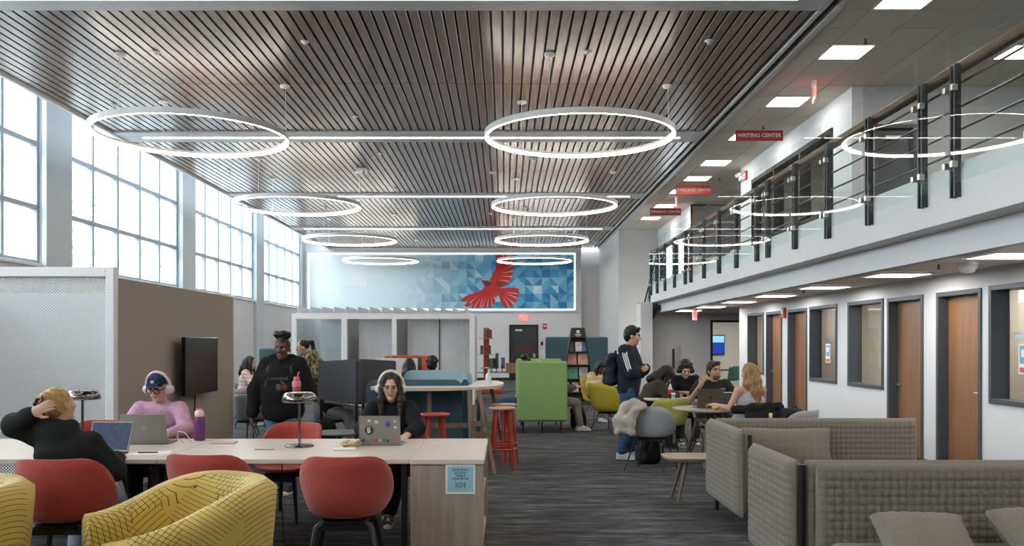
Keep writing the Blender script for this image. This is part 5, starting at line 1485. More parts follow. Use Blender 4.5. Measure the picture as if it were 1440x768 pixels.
def person(name, label, loc, rz, J, s, sk='light', hrot=(0, 0, 0), h=.008, top=None, top_m=None, sleeves='long', pants_m=None, shoes_m=None, loose=.0, hood=False, hair=None, hair_m=None, brow=None,
           hands=None, smile=False, legs='trousers', group='people in the study hall', wob=.004, fat=1.0, lips=None, neckline=True, sole_m=None, beard=None, nolegs=False):
    root = None
    H = head_frame(J, hrot)
    S = SDF()
    lat = J['sR'] - J['sL']; lat = lat / np.linalg.norm(lat)
    up = J['neck'] - J['hip']; up = up / np.linalg.norm(up); fw = np.cross(up, lat)
    # torso and limbs under the clothes
    S.chain([J['hip'], J['waist'], J['chest'], lerp(J['chest'], J['neck'], .55)], [.10 * s, .088 * s, .098 * s, .07 * s], .05, 0, (lat, 1.38))
    S.cap(J['sL'], J['sR'], .05 * s, .05 * s, .05)
    S.cap(lerp(J['chest'], J['neck'], .6), H(0, -.02, -.07), .054 * s, .050 * s, .03)
    for n in 'LR':
        S.chain([J['s' + n], J['e' + n], J['w' + n]], [.046 * s, .037 * s, .026 * s], .02)
        if not nolegs:
            S.chain([J['h' + n], J['k' + n], J['a' + n]], [.075 * s, .05 * s, .036 * s], .03)
            S.cap(J['a' + n], J['a' + n] + V3(0, .12, -.045), .035 * s, .025 * s, .02)
        hd = (hands or {}).get(n, {})
        d = hd.get('d'); d = (J['w' + n] - J['e' + n]) if d is None else np.array(d, float)
        nn = hd.get('n'); nn = V3(0, 0, 1) if nn is None else np.array(nn, float)
        hand(S, J['w' + n], d, nn, hd.get('curl', .35), hd.get('thumb', -1 if n == 'R' else 1), 0, s)
    # head
    R = hrot
    S.ell(H(0, -.012, .032), (.076 * s, .096 * s, .092 * s), R, .02)
    S.ell(H(0, .022, -.042), (.058 * s, .066 * s, .078 * s), R, .03)
    S.ell(H(0, .066, -.098), (.024 * s, .020 * s, .018 * s), R, .025)
    S.ell(H(0, .074, .030), (.050 * s, .018 * s, .012 * s), R, .02)
    for x in (-1, 1):
        S.ell(H(x * .04, .062, -.022), (.024 * s, .02 * s, .022 * s), R, .02)
        S.ell(H(x * .031, .098, .008), (.017 * s, .013 * s, .010 * s), R, .008, 0, True)
        S.ell(H(x * .031, .0745, .006), (.0125 * s, .0125 * s, .0085 * s), R, .002, 1)
        S.ell(H(x * .031, .0795, .006), (.0095 * s, .0095 * s, .009 * s), R, .001, 2)
        S.cap(H(x * .014, .0945, .027), H(x * .048, .082, .028), .0055 * s, .0045 * s, .002, 4)
        S.ell(H(x * .079, -.004, -.006), (.011 * s, .019 * s, .030 * s), R, .008)
    S.cap(H(0, .091, .012), H(0, .111, -.024), .008 * s, .0135 * s, .014)
    for x in (-1, 1): S.ell(H(x * .012, .099, -.027), .009 * s, None, .008)
    if smile:
        S.ell(H(0, .083, -.058), (.030 * s, .013 * s, .010 * s), R, .004, 3); S.ell(H(0, .093, -.057), (.023 * s, .006 * s, .006 * s), R, .001, 1)
    else: S.ell(H(0, .084, -.058), (.025 * s, .0125 * s, .009 * s), R, .005, 3)
    if beard:
        S.ell(H(0, .045, -.078), (.050 * s, .048 * s, .045 * s), R, .01, 5); S.cap(H(-.025, .092, -.043), H(.025, .092, -.043), .006 * s, .006 * s, .003, 5)
    hm = hair_m or hairm('dark', (.015, .011, .009))
    body = S.mesh(name, [SK[sk], M_eyew, M_eyed, lips or (M_lipd if sk in ('brown', 'dark') else M_lip), brow or hm, beard or hm], h)
    o = link(name, body, None, loc, (0, 0, rz)); tag(o, label, 'person', group)
    hc = max(h, .009)
    # upper garment
    if top:
        T = SDF(); g = .022 + loose
        lo_ = lerp(J['hip'], J['waist'], -.25 if top != 'tank' else 0.2)
        T.chain([lo_, J['waist'], J['chest'], lerp(J['chest'], J['neck'], .50)], [(.105 + g) * fat * s, (.098 + g) * fat * s, (.104 + g) * fat * s, (.062 + g * .6) * s], .05, 0, (lat, 1.36))
        if top != 'tank':
            T.cap(J['sL'] - up * .01, J['sR'] - up * .01, (.056 + g * .4) * s, (.056 + g * .4) * s, .05)
            for n in 'LR':
                e_, w_ = J['e' + n], J['w' + n]
                if sleeves == 'long':
                    T.chain([J['s' + n], e_, lerp(e_, w_, .93)], [(.052 + g * .75) * s, (.046 + g * .9) * s, (.034 + g * .45) * s], .025)
                    if loose: T.ell(lerp(e_, w_, .82), (.046 + loose * .6) * s, None, .03)
                else: T.chain([J['s' + n], lerp(J['s' + n], e_, .62)], [(.052 + g * .7) * s, (.050 + g * .6) * s], .02)
        else:
            for x, n in ((-1, 'L'), (1, 'R')): T.cap(lerp(J['chest'], J['neck'], .3) + lat * x * .085 + fw * .04, J['s' + n] - lat * x * .07 + up * .02, .03, .026, .03)
        if hood:
            b_ = J['neck'] + up * .012
            for a in range(7):
                t = PI + (a / 6) * PI; c_ = b_ + lat * math.cos(t) * .095 * s + fw * math.sin(t) * .085 * s - up * (.0 if a in (0, 6) else .02); T.ell(c_, .050 * s, None, .04)
            T.ell(b_ - fw * .09 * s - up * .05, (.11 * s, .06 * s, .085 * s), None, .04)
            T.cap(b_ - lat * .085, b_ + fw * .08 - up * .06, .03 * s, .03 * s, .03); T.cap(b_ + lat * .085, b_ + fw * .08 - up * .06, .03 * s, .03 * s, .03)
        elif neckline: T.cap(lerp(J['chest'], J['neck'], .72), lerp(J['chest'], J['neck'], .82), .064 * s, .058 * s, .02, 0, (lat, 1.12))
        link({'hoodie': 'hoodie', 'tank': 'tank_top', 'jacket': 'jacket', 'tee': 'shirt', 'sweater': 'sweater'}.get(top, 'shirt'), T.mesh(top, top_m, hc, wob), o)
    # trousers and shoes
    if not nolegs:
        P = SDF(); g = .016 + (loose * .3)
        P.cap(J['hip'] - up * .02, lerp(J['hip'], J['waist'], .3), (.115 + g) * s * fat, (.105 + g) * s * fat, .04, 0, (lat, 1.32))
        for n in 'LR': P.chain([J['h' + n], J['k' + n], lerp(J['k' + n], J['a' + n], .90)], [(.082 + g) * s, (.058 + g) * s, (.046 + g) * s], .03)
        link('trousers', P.mesh('trousers', pants_m, hc, wob * .8, 18), o)
        for n in 'LR':
            a = J['a' + n]; q = SDF(); fx = V3(0, 1, 0)
            q.cap(a + V3(0, -.035, -.045), a + V3(0, .15, -.052), .038 * s, .030 * s, .02, 0, ((1, 0, 0), 1.15)); q.cap(a + V3(0, -.02, 0), a + V3(0, .06, -.03), .042 * s, .036 * s, .03)
            q.cap(a + V3(0, -.045, -.072), a + V3(0, .165, -.072), .034 * s, .032 * s, .006, 1, ((1, 0, 0), 1.2)); q.cut(z0=a[2] - .084)
            link('shoe', q.mesh('shoe', [shoes_m, sole_m or M_white], hc), o)
    if hair: hair(o, H, R, s, hm, h, J)
    return o, H
# ---- hair styles and head wear
def hair_cap(Q, H, R, s, vol=1.0, front=True):
    Q.ell(H(0, -.022, .045), (.085 * s * vol, .098 * s * vol, .095 * s * vol), R, .02)
    Q.ell(H(0, -.06, -.01), (.078 * s * vol, .06 * s * vol, .075 * s * vol), R, .02)
    Q.ell(H(0, .105, -.03), (.075 * s, .075 * s, .085 * s), R, .012, 0, True)
def hair_short(o, H, R, s, m, h, J):
    Q = SDF(); hair_cap(Q, H, R, s, 1.03); Q.cap(H(-.05, .06, .105), H(.045, .072, .10), .025 * s, .022 * s, .02); link('hair', Q.mesh('hair', m, h, .004, 60), o)
def hair_under_cap(o, H, R, s, m, h, J):
    Q = SDF(); Q.ell(H(0, -.03, .02), (.081 * s, .085 * s, .07 * s), R, .02); Q.ell(H(0, -.06, -.015), (.072 * s, .05 * s, .06 * s), R, .02); Q.ell(H(0, .105, -.03), (.075 * s, .075 * s, .085 * s), R, .012, 0, True); Q.cap(H(-.06, .06, .045), H(.06, .06, .045), .016, .016, .01); link('hair', Q.mesh('hair', m, h, .003, 60), o)
def hair_curly(o, H, R, s, m, h, J):
    Q = SDF(); hair_cap(Q, H, R, s, 1.08); r_ = random.Random(4)
    for k in range(46):
        a, b = r_.uniform(0, 2 * PI), r_.uniform(-.1, 1.4); d = V3(math.cos(a) * math.cos(b), math.sin(a) * math.cos(b), math.sin(b))
        if d[1] > .55 and d[2] < .45: continue
        Q.ell(H(d[0] * .092, d[1] * .10 - .015, d[2] * .10 + .05), .026 * s, None, .01)
    link('hair', Q.mesh('hair', m, h), o)
def hair_afro_bun(o, H, R, s, m, h, J):
    Q = SDF(); Q.ell(H(0, -.022, .045), (.082 * s, .096 * s, .088 * s), R, .02); Q.ell(H(0, .11, -.02), (.08 * s, .07 * s, .088 * s), R, .01, 0, True)
    Q.ell(H(-.0, -.02, .155), (.085 * s, .07 * s, .045 * s), R, .02); Q.ell(H(-.06, -.02, .15), .035 * s, None, .02); Q.ell(H(.06, -.02, .155), .038 * s, None, .02)
    link('hair', Q.mesh('hair', m, h, .005, 70), o)
def hair_long(length=.38, back=True, front=True, vol=1.0):
    def f(o, H, R, s, m, h, J):
        Q = SDF(); hair_cap(Q, H, R, s, 1.0 * vol)
        dn = V3(0, 0, -1)
        for x in (-1, 1):
            if front: Q.chain([H(x * .055, .03, .09), H(x * .082, .03, .0), H(x * .088, .045, -.10) , H(x * .085, .06, -.14) + dn * (length - .22)], [.03 * s, .028 * s, .034 * s, .022 * s], .02, 0)
            Q.chain([H(x * .06, -.04, .0), H(x * .08, -.05, -.12), H(x * .075, -.05, -.14) + dn * (length - .2)], [.045 * s, .042 * s, .02 * s], .03)
        if back: Q.chain([H(0, -.08, .03), H(0, -.115, -.10), H(0, -.145, -.20), H(0, -.155, -.14) + dn * (length - .18)], [.06 * s, .062 * s, .052 * s, .03 * s], .04, 0, ((1, 0, 0), 1.35))
        link('hair', Q.mesh('hair', m, h, .003, 90), o)
    return f
def hair_clip_up(o, H, R, s, m, h, J):
    Q = SDF(); Q.ell(H(0, -.022, .04), (.083 * s, .10 * s, .092 * s), R, .02); Q.ell(H(0, -.05, -.015), (.074 * s, .055 * s, .06 * s), R, .02); Q.ell(H(0, .105, -.03), (.075 * s, .075 * s, .085 * s), R, .012, 0, True)
    Q.cap(H(-.015, -.10, .07), H(.0, -.115, -.03), .035 * s, .025 * s, .03); Q.cap(H(.03, -.11, .09), H(.03, -.10, .0), .022 * s, .02 * s, .02)
    ho = link('hair', Q.mesh('hair', m, h, .003, 80), o)
    K = SDF()
    for x in (-.02, .02):
        K.chain([H(x, -.125, .085), H(x * 1.6, -.152, .045), H(x * 1.3, -.142, .0), H(x * .6, -.13, -.035)], [.009, .011, .010, .007], .004)
    K.cap(H(-.025, -.135, .075), H(.025, -.135, .075), .011, .011, .005)
    link('hair_clip', K.mesh('hair_clip', mat('tortoise_clip', (.07, .03, .015), .3, var=.5, scale=30), .005), o)
def hair_ponytail(o, H, R, s, m, h, J):
    Q = SDF(); Q.ell(H(0, -.02, .04), (.081 * s, .098 * s, .09 * s), R, .02); Q.ell(H(0, .11, -.03), (.08 * s, .075 * s, .085 * s), R, .012, 0, True)
    Q.chain([H(0, -.11, .07), H(0, -.16, .06), H(0, -.165, -.06), H(0, -.15, -.16)], [.03, .035, .032, .018], .02); link('hair', Q.mesh('hair', m, h, .003, 80), o)
def headphones(o, H, m, s=1.0, big=1.0, m2=None):
    q = MB(); n = 20
    q.tube([H(math.cos(PI * k / n) * .100 * big, -.005, math.sin(PI * k / n) * .125 * big + .01) for k in range(n + 1)], .012 * big, 8, flat=1.3)
    hp = q.build('headphones', m, o)
    for x in (-1, 1):
        S = SDF(); S.cap(H(x * .082, .0, -.012), H(x * .108, .0, -.012), .040 * big, .036 * big, .01)
        link('ear_cup', S.mesh('ear_cup', m2 or m, .007), hp)
def glasses(o, H, m, rim=.004, r=.024):
    q = MB()
    for x in (-1, 1):
        q.tube([H(x * .033 + r * math.cos(2 * PI * k / 18) * 1.1, .109, .004 + r * .85 * math.sin(2 * PI * k / 18)) for k in range(18)], rim, 6, closed=True)
        q.tube([H(x * .06, .107, .012), H(x * .082, .06, .014), H(x * .086, -.01, .01)], rim, 6)
    q.tube([H(-.008, .111, .008), H(.008, .111, .008)], rim, 6); q.build('glasses', m, o)

SHOW = 1
# 1. girl in the dark hoodie, seen from behind, hand behind her head
J, s = pose_sit(1.68, .45, .02)
J['chest'] += V3(-.03, .0, 0); J['neck'] += V3(-.07, .01, -.03); J['head'] += V3(-.085, .02, -.03); J['sL'] += V3(-.05, .01, -.02); J['sR'] += V3(-.02, .0, -.075)
J['eL'] = V3(-.335, -.02, 1.04); J['wL'] = V3(-.17, -.11, 1.12); J['eR'] = V3(.27, .10, .72); J['wR'] = V3(.16, .36, .775)
M_hood1 = cloth('bottle_black', (.017, .022, .022))
o, H = person('person', 'person with clipped-up blonde hair in a dark hoodie, hand behind the head', (gx(98, 5.78), 5.74, 0), .0, J, s, 'light', (.12, -.10, -.45), .0075, 'hoodie', M_hood1, 'long', cloth('pale_denim', (.28, .36, .44)), mat('white_sock_shoe', (.6, .6, .6), .6),
              loose=.010, hood=True, hair=hair_clip_up, hair_m=hairm('blonde', (.46, .29, .12)), hands={'L': dict(d=(.75, -.1, .35), n=(-.1, -1, .2), curl=.22, thumb=1), 'R': dict(d=(-.1, 1, 0), n=(0, 0, 1))}, wob=.006)
# 2. man in the pink sweater
J, s = pose_sit(1.76, .45, .14)
J['head'] += V3(0, .03, -.02); J['neck'] += V3(0, .0, -.01); J['sL'] += V3(0, .03, -.02); J['sR'] += V3(0, .03, -.02)
J['eL'] = V3(-.27, .27, .80); J['wL'] = V3(-.20, .52, .775); J['eR'] = V3(.27, .27, .80); J['wR'] = V3(.14, .55, .775)
M_pink = cloth('pink_knit', (.62, .36, .50))
o, H = person('person', 'person in a pink sweater, navy cap, glasses and headphones behind a laptop', (gx(234, 8.1), 8.12, 0), PI, J, s, 'light', (-.26, 0, -.08), .0075, 'sweater', M_pink, 'long', cloth('black_trousers', (.012, .013, .016)), mat('dark_shoe', (.02, .02, .022), .5),
              loose=.0, hair=hair_under_cap, hair_m=hairm('dark_brown', (.022, .014, .010)), hands={'L': dict(n=(0, 0, 1), curl=.5), 'R': dict(n=(0, 0, 1))}, fat=1.0)
headphones(o, H, mat('pale_pink_plastic', (.70, .55, .60), .35), big=1.12); glasses(o, H, mat('black_acetate', (.012, .012, .012), .2), .0055, .026)
Q = SDF(); Q.ell(H(0, -.012, .062), (.092, .108, .078), (-.26, 0, -.08), .01); Q.ell(H(0, -.012, -.02), (.2, .2, .072), (-.26, 0, -.08), .004, 0, True)
Q.cap(H(-.05, .088, .062), H(.05, .088, .062), .010, .010, .01); Q.cap(H(-.05, .115, .058), H(.05, .115, .058), .008, .008, .02); Q.cap(H(-.038, .145, .052), H(.038, .145, .052), .006, .006, .02)
cp = link('cap', Q.mesh('cap', cloth('navy', (.018, .032, .075)), .006), o)
Q = SDF(); Q.ell(H(0, .096, .085), (.018, .008, .016), (-.26, 0, -.08)); link('cap_badge', Q.mesh('cap_badge', M_white, .004), cp)
# 3. standing person with the black hoodie and pink bottle
J, s = pose_stand(1.64)
J['head'] += V3(.0, .01, -.02); J['eR'] = V3(.30, -.03, 1.08); J['wR'] = V3(.315, .06, .80); J['eL'] = V3(-.27, -.02, 1.04); J['wL'] = V3(-.12, .20, 1.10)
J['kL'] += V3(0, .06, 0); J['aL'] += V3(0, .10, .0); J['aR'] += V3(0, -.12, .02)
o, H = person('person', 'person standing in a black hoodie with a bun, holding a pink bottle', (gx(398, 9.25), 9.25, 0), PI - .05, J, s, 'brown', (.0, 0, .0), .0075, 'hoodie', cloth('black_fleece', (.010, .010, .011)), 'long', cloth('blue_denim', (.10, .16, .27)), mat('black_trainer', (.015, .015, .016), .5),
              loose=.032, hood=True, hair=hair_afro_bun, hair_m=hairm('black', (.008, .007, .007)), hands={'R': dict(d=(0, .15, -1), n=(1, .2, 0), curl=.75), 'L': dict(d=(.8, .5, .1), n=(-.3, .9, 0), curl=.75)}, fat=1.12, wob=.006)
me = text_mesh('CONVERSE', .040, mat('hoodie_print', (.10, .10, .10), .6), .001, bold=.001, space=1.15); link('lettering', me, o, (0.0, .181, 1.20), (PI / 2 + .05, 0, PI))
q = MB()
for x in (-1, 1): q.tube([(x * .105, -.12, 1.33), (x * .115, .0, 1.405), (x * .12, .12, 1.31), (x * .135, .15, 1.15), (x * .17, .10, 1.0)], .016, 6, flat=.4)
q.build('bag_straps', mat('grey_strap', (.02, .02, .023), .7), o)
bp_ = V3(-.055, .295, 1.16)
t = thing('water_bottle', 'pink bottle held by the standing person in black', 'bottle', (gx(417, 8.95), 8.95, 1.075)); 
MB().lathe([(.036, 0), (.041, .01), (.041, .10), (.030, .125), (.030, .15), (.0, .152)], (0, 0, 0), 16).build('body', mat('hot_pink', (.72, .10, .16), .4), t); MB().lathe([(.044, .05), (.046, .06), (.046, .10), (.044, .105)], (0, 0, 0), 16).build('sleeve', mat('soft_pink', (.75, .30, .33), .6), t); MB().tube([(.012, 0, .15), (.02, 0, .19), (.03, 0, .2)], .008, 6).build('spout', mat('hot_pink', (.72, .10, .16), .4), t)
# 4. woman with white headphones
J, s = pose_sit(1.66, .45, .07)
J['head'] += V3(0, .02, -.02); J['neck'] += V3(0, 0, -.01); J['sL'] += V3(.0, .02, -.02); J['sR'] += V3(0, .02, -.02)
J['eL'] = V3(-.245, .25, .80); J['wL'] = V3(-.18, .47, .77); J['eR'] = V3(.245, .25, .80); J['wR'] = V3(.19, .48, .77)
J['kR'] = V3(.06, .40, .50); J['aR'] = V3(.03, .22, .085); J['kL'] = V3(-.12, .44, .50); J['aL'] = V3(-.02, .60, .085)
o, H = person('person', 'person with long dark hair and white headphones behind the stickered laptop', (gx(550, 8.05), 8.12, 0), PI + .05, J, s, 'light', (-.08, 0, .0), .0075, 'hoodie', cloth('black_zip', (.012, .013, .016)), 'long', cloth('black_denim', (.014, .014, .016)), mat('black_canvas', (.015, .015, .017), .7),
              loose=.012, hair=hair_long(.37), hair_m=hairm('dark_brown_long', (.030, .017, .011)), hands={'L': dict(n=(0, 0, 1)), 'R': dict(n=(0, 0, 1))})
headphones(o, H, mat('cream_plastic', (.72, .68, .60), .4), big=1.14); glasses(o, H, mat('gold_wire', (.45, .30, .15), .3, .8), .0022, .026)
# 5. standing man in the striped track jacket, arms crossed, profile to the right
J, s = pose_stand(1.80)
J['head'] += V3(0, .03, -.01); J['neck'] += V3(0, .01, 0)
J['eR'] = V3(.24, .10, 1.18); J['wR'] = V3(-.03, .225, 1.19); J['eL'] = V3(-.24, .10, 1.17); J['wL'] = V3(.05, .255, 1.24)
J['kL'] += V3(0, .04, 0); J['aR'] += V3(0, -.06, 0)
M_navy = cloth('navy_shell', (.018, .024, .036))
xm = gx(884, 11.8)
o, H = person('person', 'person standing with crossed arms in a dark striped track jacket and jeans', (xm, 11.8, 0), -PI / 2 - .35, J, s, 'light', (-.12, 0, .1), .009, 'jacket', M_navy, 'long', cloth('mid_denim', (.04, .085, .165), var=.35, scale=9), mat('white_trainer', (.62, .60, .57), .6),
              loose=.020, hair=hair_short, hair_m=hairm('black', (.008, .007, .007)), smile=True, hands={'R': dict(d=(-1, .1, .25), n=(0, 1, .2), curl=.3, thumb=1), 'L': dict(d=(1, .0, -.1), n=(0, 1, 0), curl=.4)}, wob=.005)
q = MB()
for n, x in (('R', 1), ('L', -1)):
    a, b, c = J['s' + n], J['e' + n], J['w' + n]
    for k in (-1, 0, 1):
        out = V3(x * .092, -.01 + k * .026, .03); q.tube([J['neck'] + V3(x * .06, k * .02, .0), a + V3(x * .03, k * .026, .082), lerp(a, b, .3) + out + V3(0, 0, -.012), lerp(a, b, .75) + out + V3(0, 0, -.02), b + V3(x * .085, k * .02, -.01)], .0085, 5, flat=.6)
q.build('sleeve_stripes', M_white, o)
# his backpack
def backpack(name, label, loc, rz, m, h=.44, w_=.30, d_=.18, tilt=0, k=.012):
    t = thing(name, label, 'backpack', loc, rz)
    S = SDF(); S.box((0, 0, h * .48), (w_ / 2, d_ / 2, h * .46), .07); S.box((0, d_ * .55, h * .30), (w_ * .40, d_ * .25, h * .24), .05, k=.03); S.ell((0, 0, h * .88), (w_ * .42, d_ * .42, h * .12), k=.05)
    link('body', S.mesh('body', m, k, .005, 22), t)
    q = MB(); q.tube([(-.03, -d_ * .3, h * .96), (-.025, -d_ * .3, h * 1.05), (.025, -d_ * .3, h * 1.05), (.03, -d_ * .3, h * .96)], .009, 6); q.build('handle', m, t)
    for x in (-1, 1): MB().tube([(x * .07, -d_ * .45, h * .88), (x * .09, -d_ * .9, h * .6), (x * .11, -d_ * .75, h * .3), (x * .12, -d_ * .45, h * .12)], .018, 6, flat=.4).build('strap', m, t)
    return t
M_bpack = cloth('black_nylon', (.012, .013, .017), rough=.6)
a_ = -PI / 2 - .35; bx, by = -math.sin(a_) * -.225, math.cos(a_) * -.225
backpack('backpack', 'black backpack on the back of the person in the striped jacket', (xm + bx, 11.8 + by, .98), a_ + PI, cloth('navy_nylon', (.016, .02, .032), rough=.6), .46, .31, .15)
backpack('backpack', 'black backpack standing on the carpet under the empty grey chair', (gx(913, 11.3), 11.35, 0), .5, M_bpack, .46, .32, .2)
# 6. smiling man at the round table
J, s = pose_sit(1.80, .45, -.02)
J['head'] += V3(.0, .02, 0.0); J['eR'] = V3(.36, .12, .80); J['wR'] = V3(.30, .32, 1.0); J['eL'] = V3(-.27, .20, .79); J['wL'] = V3(-.10, .42, .79)
D6 = 12.05
o, H = person('person', 'smiling bearded person in a black t-shirt behind a grey laptop', (gx(1003, D6), D6, 0), PI + .12, J, s, 'tan', (.05, .12, .15), .009, 'tee', cloth('washed_black', (.022, .021, .022)), 'short', cloth('black_trousers2', (.014, .014, .015)), mat('grey_trainer', (.3, .3, .3), .6),
              loose=.012, hair=hair_short, hair_m=hairm('brown', (.040, .022, .013)), smile=True, beard=mat('stubble', (.13, .075, .05), .7), hands={'R': dict(d=(-.35, .3, .85), n=(.6, .6, 0), curl=.6), 'L': dict(n=(0, 0, 1), curl=.4)}, fat=1.1)
q = MB(); q.box(-.12, -.06, .13, .137, .94, .95); q.box(-.11, -.05, .13, .137, .925, .932); q.box(-.10, -.06, .13, .137, .905, .915); q.build('print', mat('shirt_print', (.45, .43, .42), .6), o)
# 7. woman seen from behind with long blonde-brown hair
J, s = pose_sit(1.68, .45, .03)
J['head'] += V3(-.0, .0, .01); J['eL'] = V3(-.26, .08, .78); J['wL'] = V3(-.30, .33, .80); J['eR'] = V3(.25, .12, .79); J['wR'] = V3(.10, .36, .79)
D7 = 10.6
o, H = person('person', 'person with long fair hair in a grey tank top, seen from behind', (gx(1057, D7), D7, 0), .32, J, s, 'light', (.0, 0, .12), .009, 'tank', cloth('pale_grey_rib', (.40, .42, .47)), 'none', cloth('black_denim2', (.012, .012, .013)), mat('black_shoe2', (.015, .015, .015), .5),
              hair=hair_long(.55, True, False, 1.02), hair_m=mat('hair_fair', (.30, .17, .075), .45, var=.45, scale=22, stretch=(3.5, 3.5, .25), spec=.4), hands={'L': dict(d=(-.3, 1, 0), n=(0, 0, 1)), 'R': dict(n=(0, 0, 1))}, neckline=False, wob=.002)
# 8. curly-haired boy with black headphones
J, s = pose_sit(1.70, .45, .16); J['head'] += V3(0, .03, -.04)
J['eL'] = V3(-.28, .28, .79); J['wL'] = V3(-.08, .46, .78); J['eR'] = V3(.28, .28, .79); J['wR'] = V3(.08, .46, .80)
D8 = 13.95
o, H = person('person', 'curly-haired person in black with black headphones looking down', (gx(960, D8), D8, 0), PI, J, s, 'light', (-.38, 0, 0), .010, 'tee', cloth('black_tee', (.013, .013, .016)), 'short', cloth('dark_trousers8', (.03, .03, .035)), mat('dark_shoe8', (.03, .03, .03), .5),
              loose=.012, hair=hair_curly, hair_m=hairm('curly_brown', (.045, .020, .012)), hands={'L': dict(n=(0, .5, 1), curl=.5), 'R': dict(n=(0, .5, 1), curl=.5)})
headphones(o, H, mat('black_plastic', (.012, .012, .013), .35), big=1.1)
# 9. dark-haired person bent over the white table
J, s = pose_sit(1.66, .45, .28, .06); J['head'] += V3(0, .07, -.06)
J['eL'] = V3(-.27, .42, .78); J['wL'] = V3(-.05, .52, .78); J['eR'] = V3(.27, .42, .78); J['wR'] = V3(.06, .54, .78)
D9 = 13.3
o, H = person('person', 'dark-haired person in an olive jacket bent low over the white table', (gx(903, D9), D9 + .1, 0), -PI / 2 - .15, J, s, 'tan', (-.75, 0, 0), .011, 'jacket', cloth('olive', (.05, .042, .028)), 'long', cloth('navy_denim9', (.03, .05, .11)), mat('dark_shoe9', (.03, .03, .03), .5),
              loose=.03, hair=hair_long(.32, True, True, 1.32), hair_m=hairm('black', (.008, .007, .007)))
# 10. reader in yellow and white sweater
J, s = pose_sit(1.62, .42, .10, .05); J['head'] += V3(0, .04, -.05); J['eL'] = V3(-.26, .18, .72); J['wL'] = V3(-.10, .36, .80); J['eR'] = V3(.26, .18, .72); J['wR'] = V3(.10, .36, .80)
def stripe_mat(name, ca, cb, sc):
    m, nt, b = _new(name); N, L = nt.nodes, nt.links; tc = N.new('ShaderNodeTexCoord'); wv = N.new('ShaderNodeTexWave'); wv.bands_direction = 'Z'; wv.inputs['Scale'].default_value = sc; L.new(tc.outputs['Object'], wv.inputs[0])
    g = N.new('ShaderNodeMath'); g.operation = 'GREATER_THAN'; g.inputs[1].default_value = .5; L.new(wv.outputs['Fac'], g.inputs[0])
    mx = N.new('ShaderNodeMix'); mx.data_type = 'RGBA'; mx.inputs[6].default_value = (*ca, 1); mx.inputs[7].default_value = (*cb, 1); L.new(g.outputs[0], mx.inputs[0]); L.new(mx.outputs[2], b.inputs['Base Color']); b.inputs['Roughness'].default_value = .9; return m
D10 = 17.6
o, H = person('person', 'person in a yellow and white striped sweater reading before the bookshelf', (gx(839, D10), D10 + .1, 0), PI + .45, J, s, 'dark', (-.45, 0, -.1), .012, 'sweater', stripe_mat('cloth_yellow_stripe', (.60, .44, .15), (.66, .58, .45), 2.6), 'long', cloth('grey_trousers10', (.22, .20, .19)), mat('white_shoe10', (.5, .5, .5), .6),
              loose=.018, hair=hair_long(.22, True, True, 1.05), hair_m=hairm('black', (.008, .007, .007)))
# 11. girl in striped pink top, far left
J, s = pose_sit(1.66, .45, .10); J['eR'] = V3(.25, .26, .78); J['wR'] = V3(.05, .42, .77); J['eL'] = V3(-.25, .26, .78); J['wL'] = V3(-.05, .44, .78)
D11 = 16.6
o, H = person('person', 'long-haired person in a pink striped top seated at the far white table', (gx(340, D11), D11 + .1, 0), -PI / 2, J, s, 'light', (-.1, 0, 0), .012, 'tee', stripe_mat('cloth_pink_stripe', (.62, .40, .36), (.70, .58, .54), 4.5), 'long', cloth('grey_trousers11', (.30, .33, .36)), mat('white_shoe11', (.5, .5, .5), .6),
              loose=.01, hair=hair_long(.36, True, True), hair_m=hairm('black', (.008, .007, .007)))
# 12. person in camouflage jacket standing
J, s = pose_stand(1.66); J['chest'] += V3(0, .10, -.02); J['neck'] += V3(0, .19, -.04); J['head'] += V3(0, .25, -.05)
for n in 'LR': J['s' + n] += V3(0, .16, -.03); J['e' + n] += V3(0, .14, -.03); J['w' + n] += V3(-.06 if n == 'R' else .06, .25, .05)
def camo():
    m, nt, b = _new('cloth_camouflage'); N, L = nt.nodes, nt.links; tc = N.new('ShaderNodeTexCoord'); nz = N.new('ShaderNodeTexNoise'); nz.inputs['Scale'].default_value = 11; nz.inputs['Detail'].default_value = 2; L.new(tc.outputs['Object'], nz.inputs[0])
    rp = N.new('ShaderNodeValToRGB'); rp.color_ramp.interpolation = 'CONSTANT'; L.new(nz.outputs[0], rp.inputs[0]); e = rp.color_ramp.elements
    e[0].position = 0; e[0].color = (.03, .03, .02, 1); e[1].position = .44; e[1].color = (.16, .12, .06, 1); x = e.new(.52); x.color = (.38, .31, .20, 1); x = e.new(.6); x.color = (.08, .085, .04, 1)
    L.new(rp.outputs[0], b.inputs['Base Color']); b.inputs['Roughness'].default_value = .85; return m
D12 = 14.2
o, H = person('person', 'person in a camouflage jacket with a ponytail standing before the glass pod', (gx(450, D12), D12, 0), PI / 2 + .35, J, s, 'light', (-.15, 0, 0), .011, 'jacket', camo(), 'long', cloth('blue_denim12', (.07, .14, .28)), mat('pale_shoe12', (.45, .45, .42), .6),
              loose=.035, hood=True, hair=hair_ponytail, hair_m=hairm('black', (.008, .007, .007)))

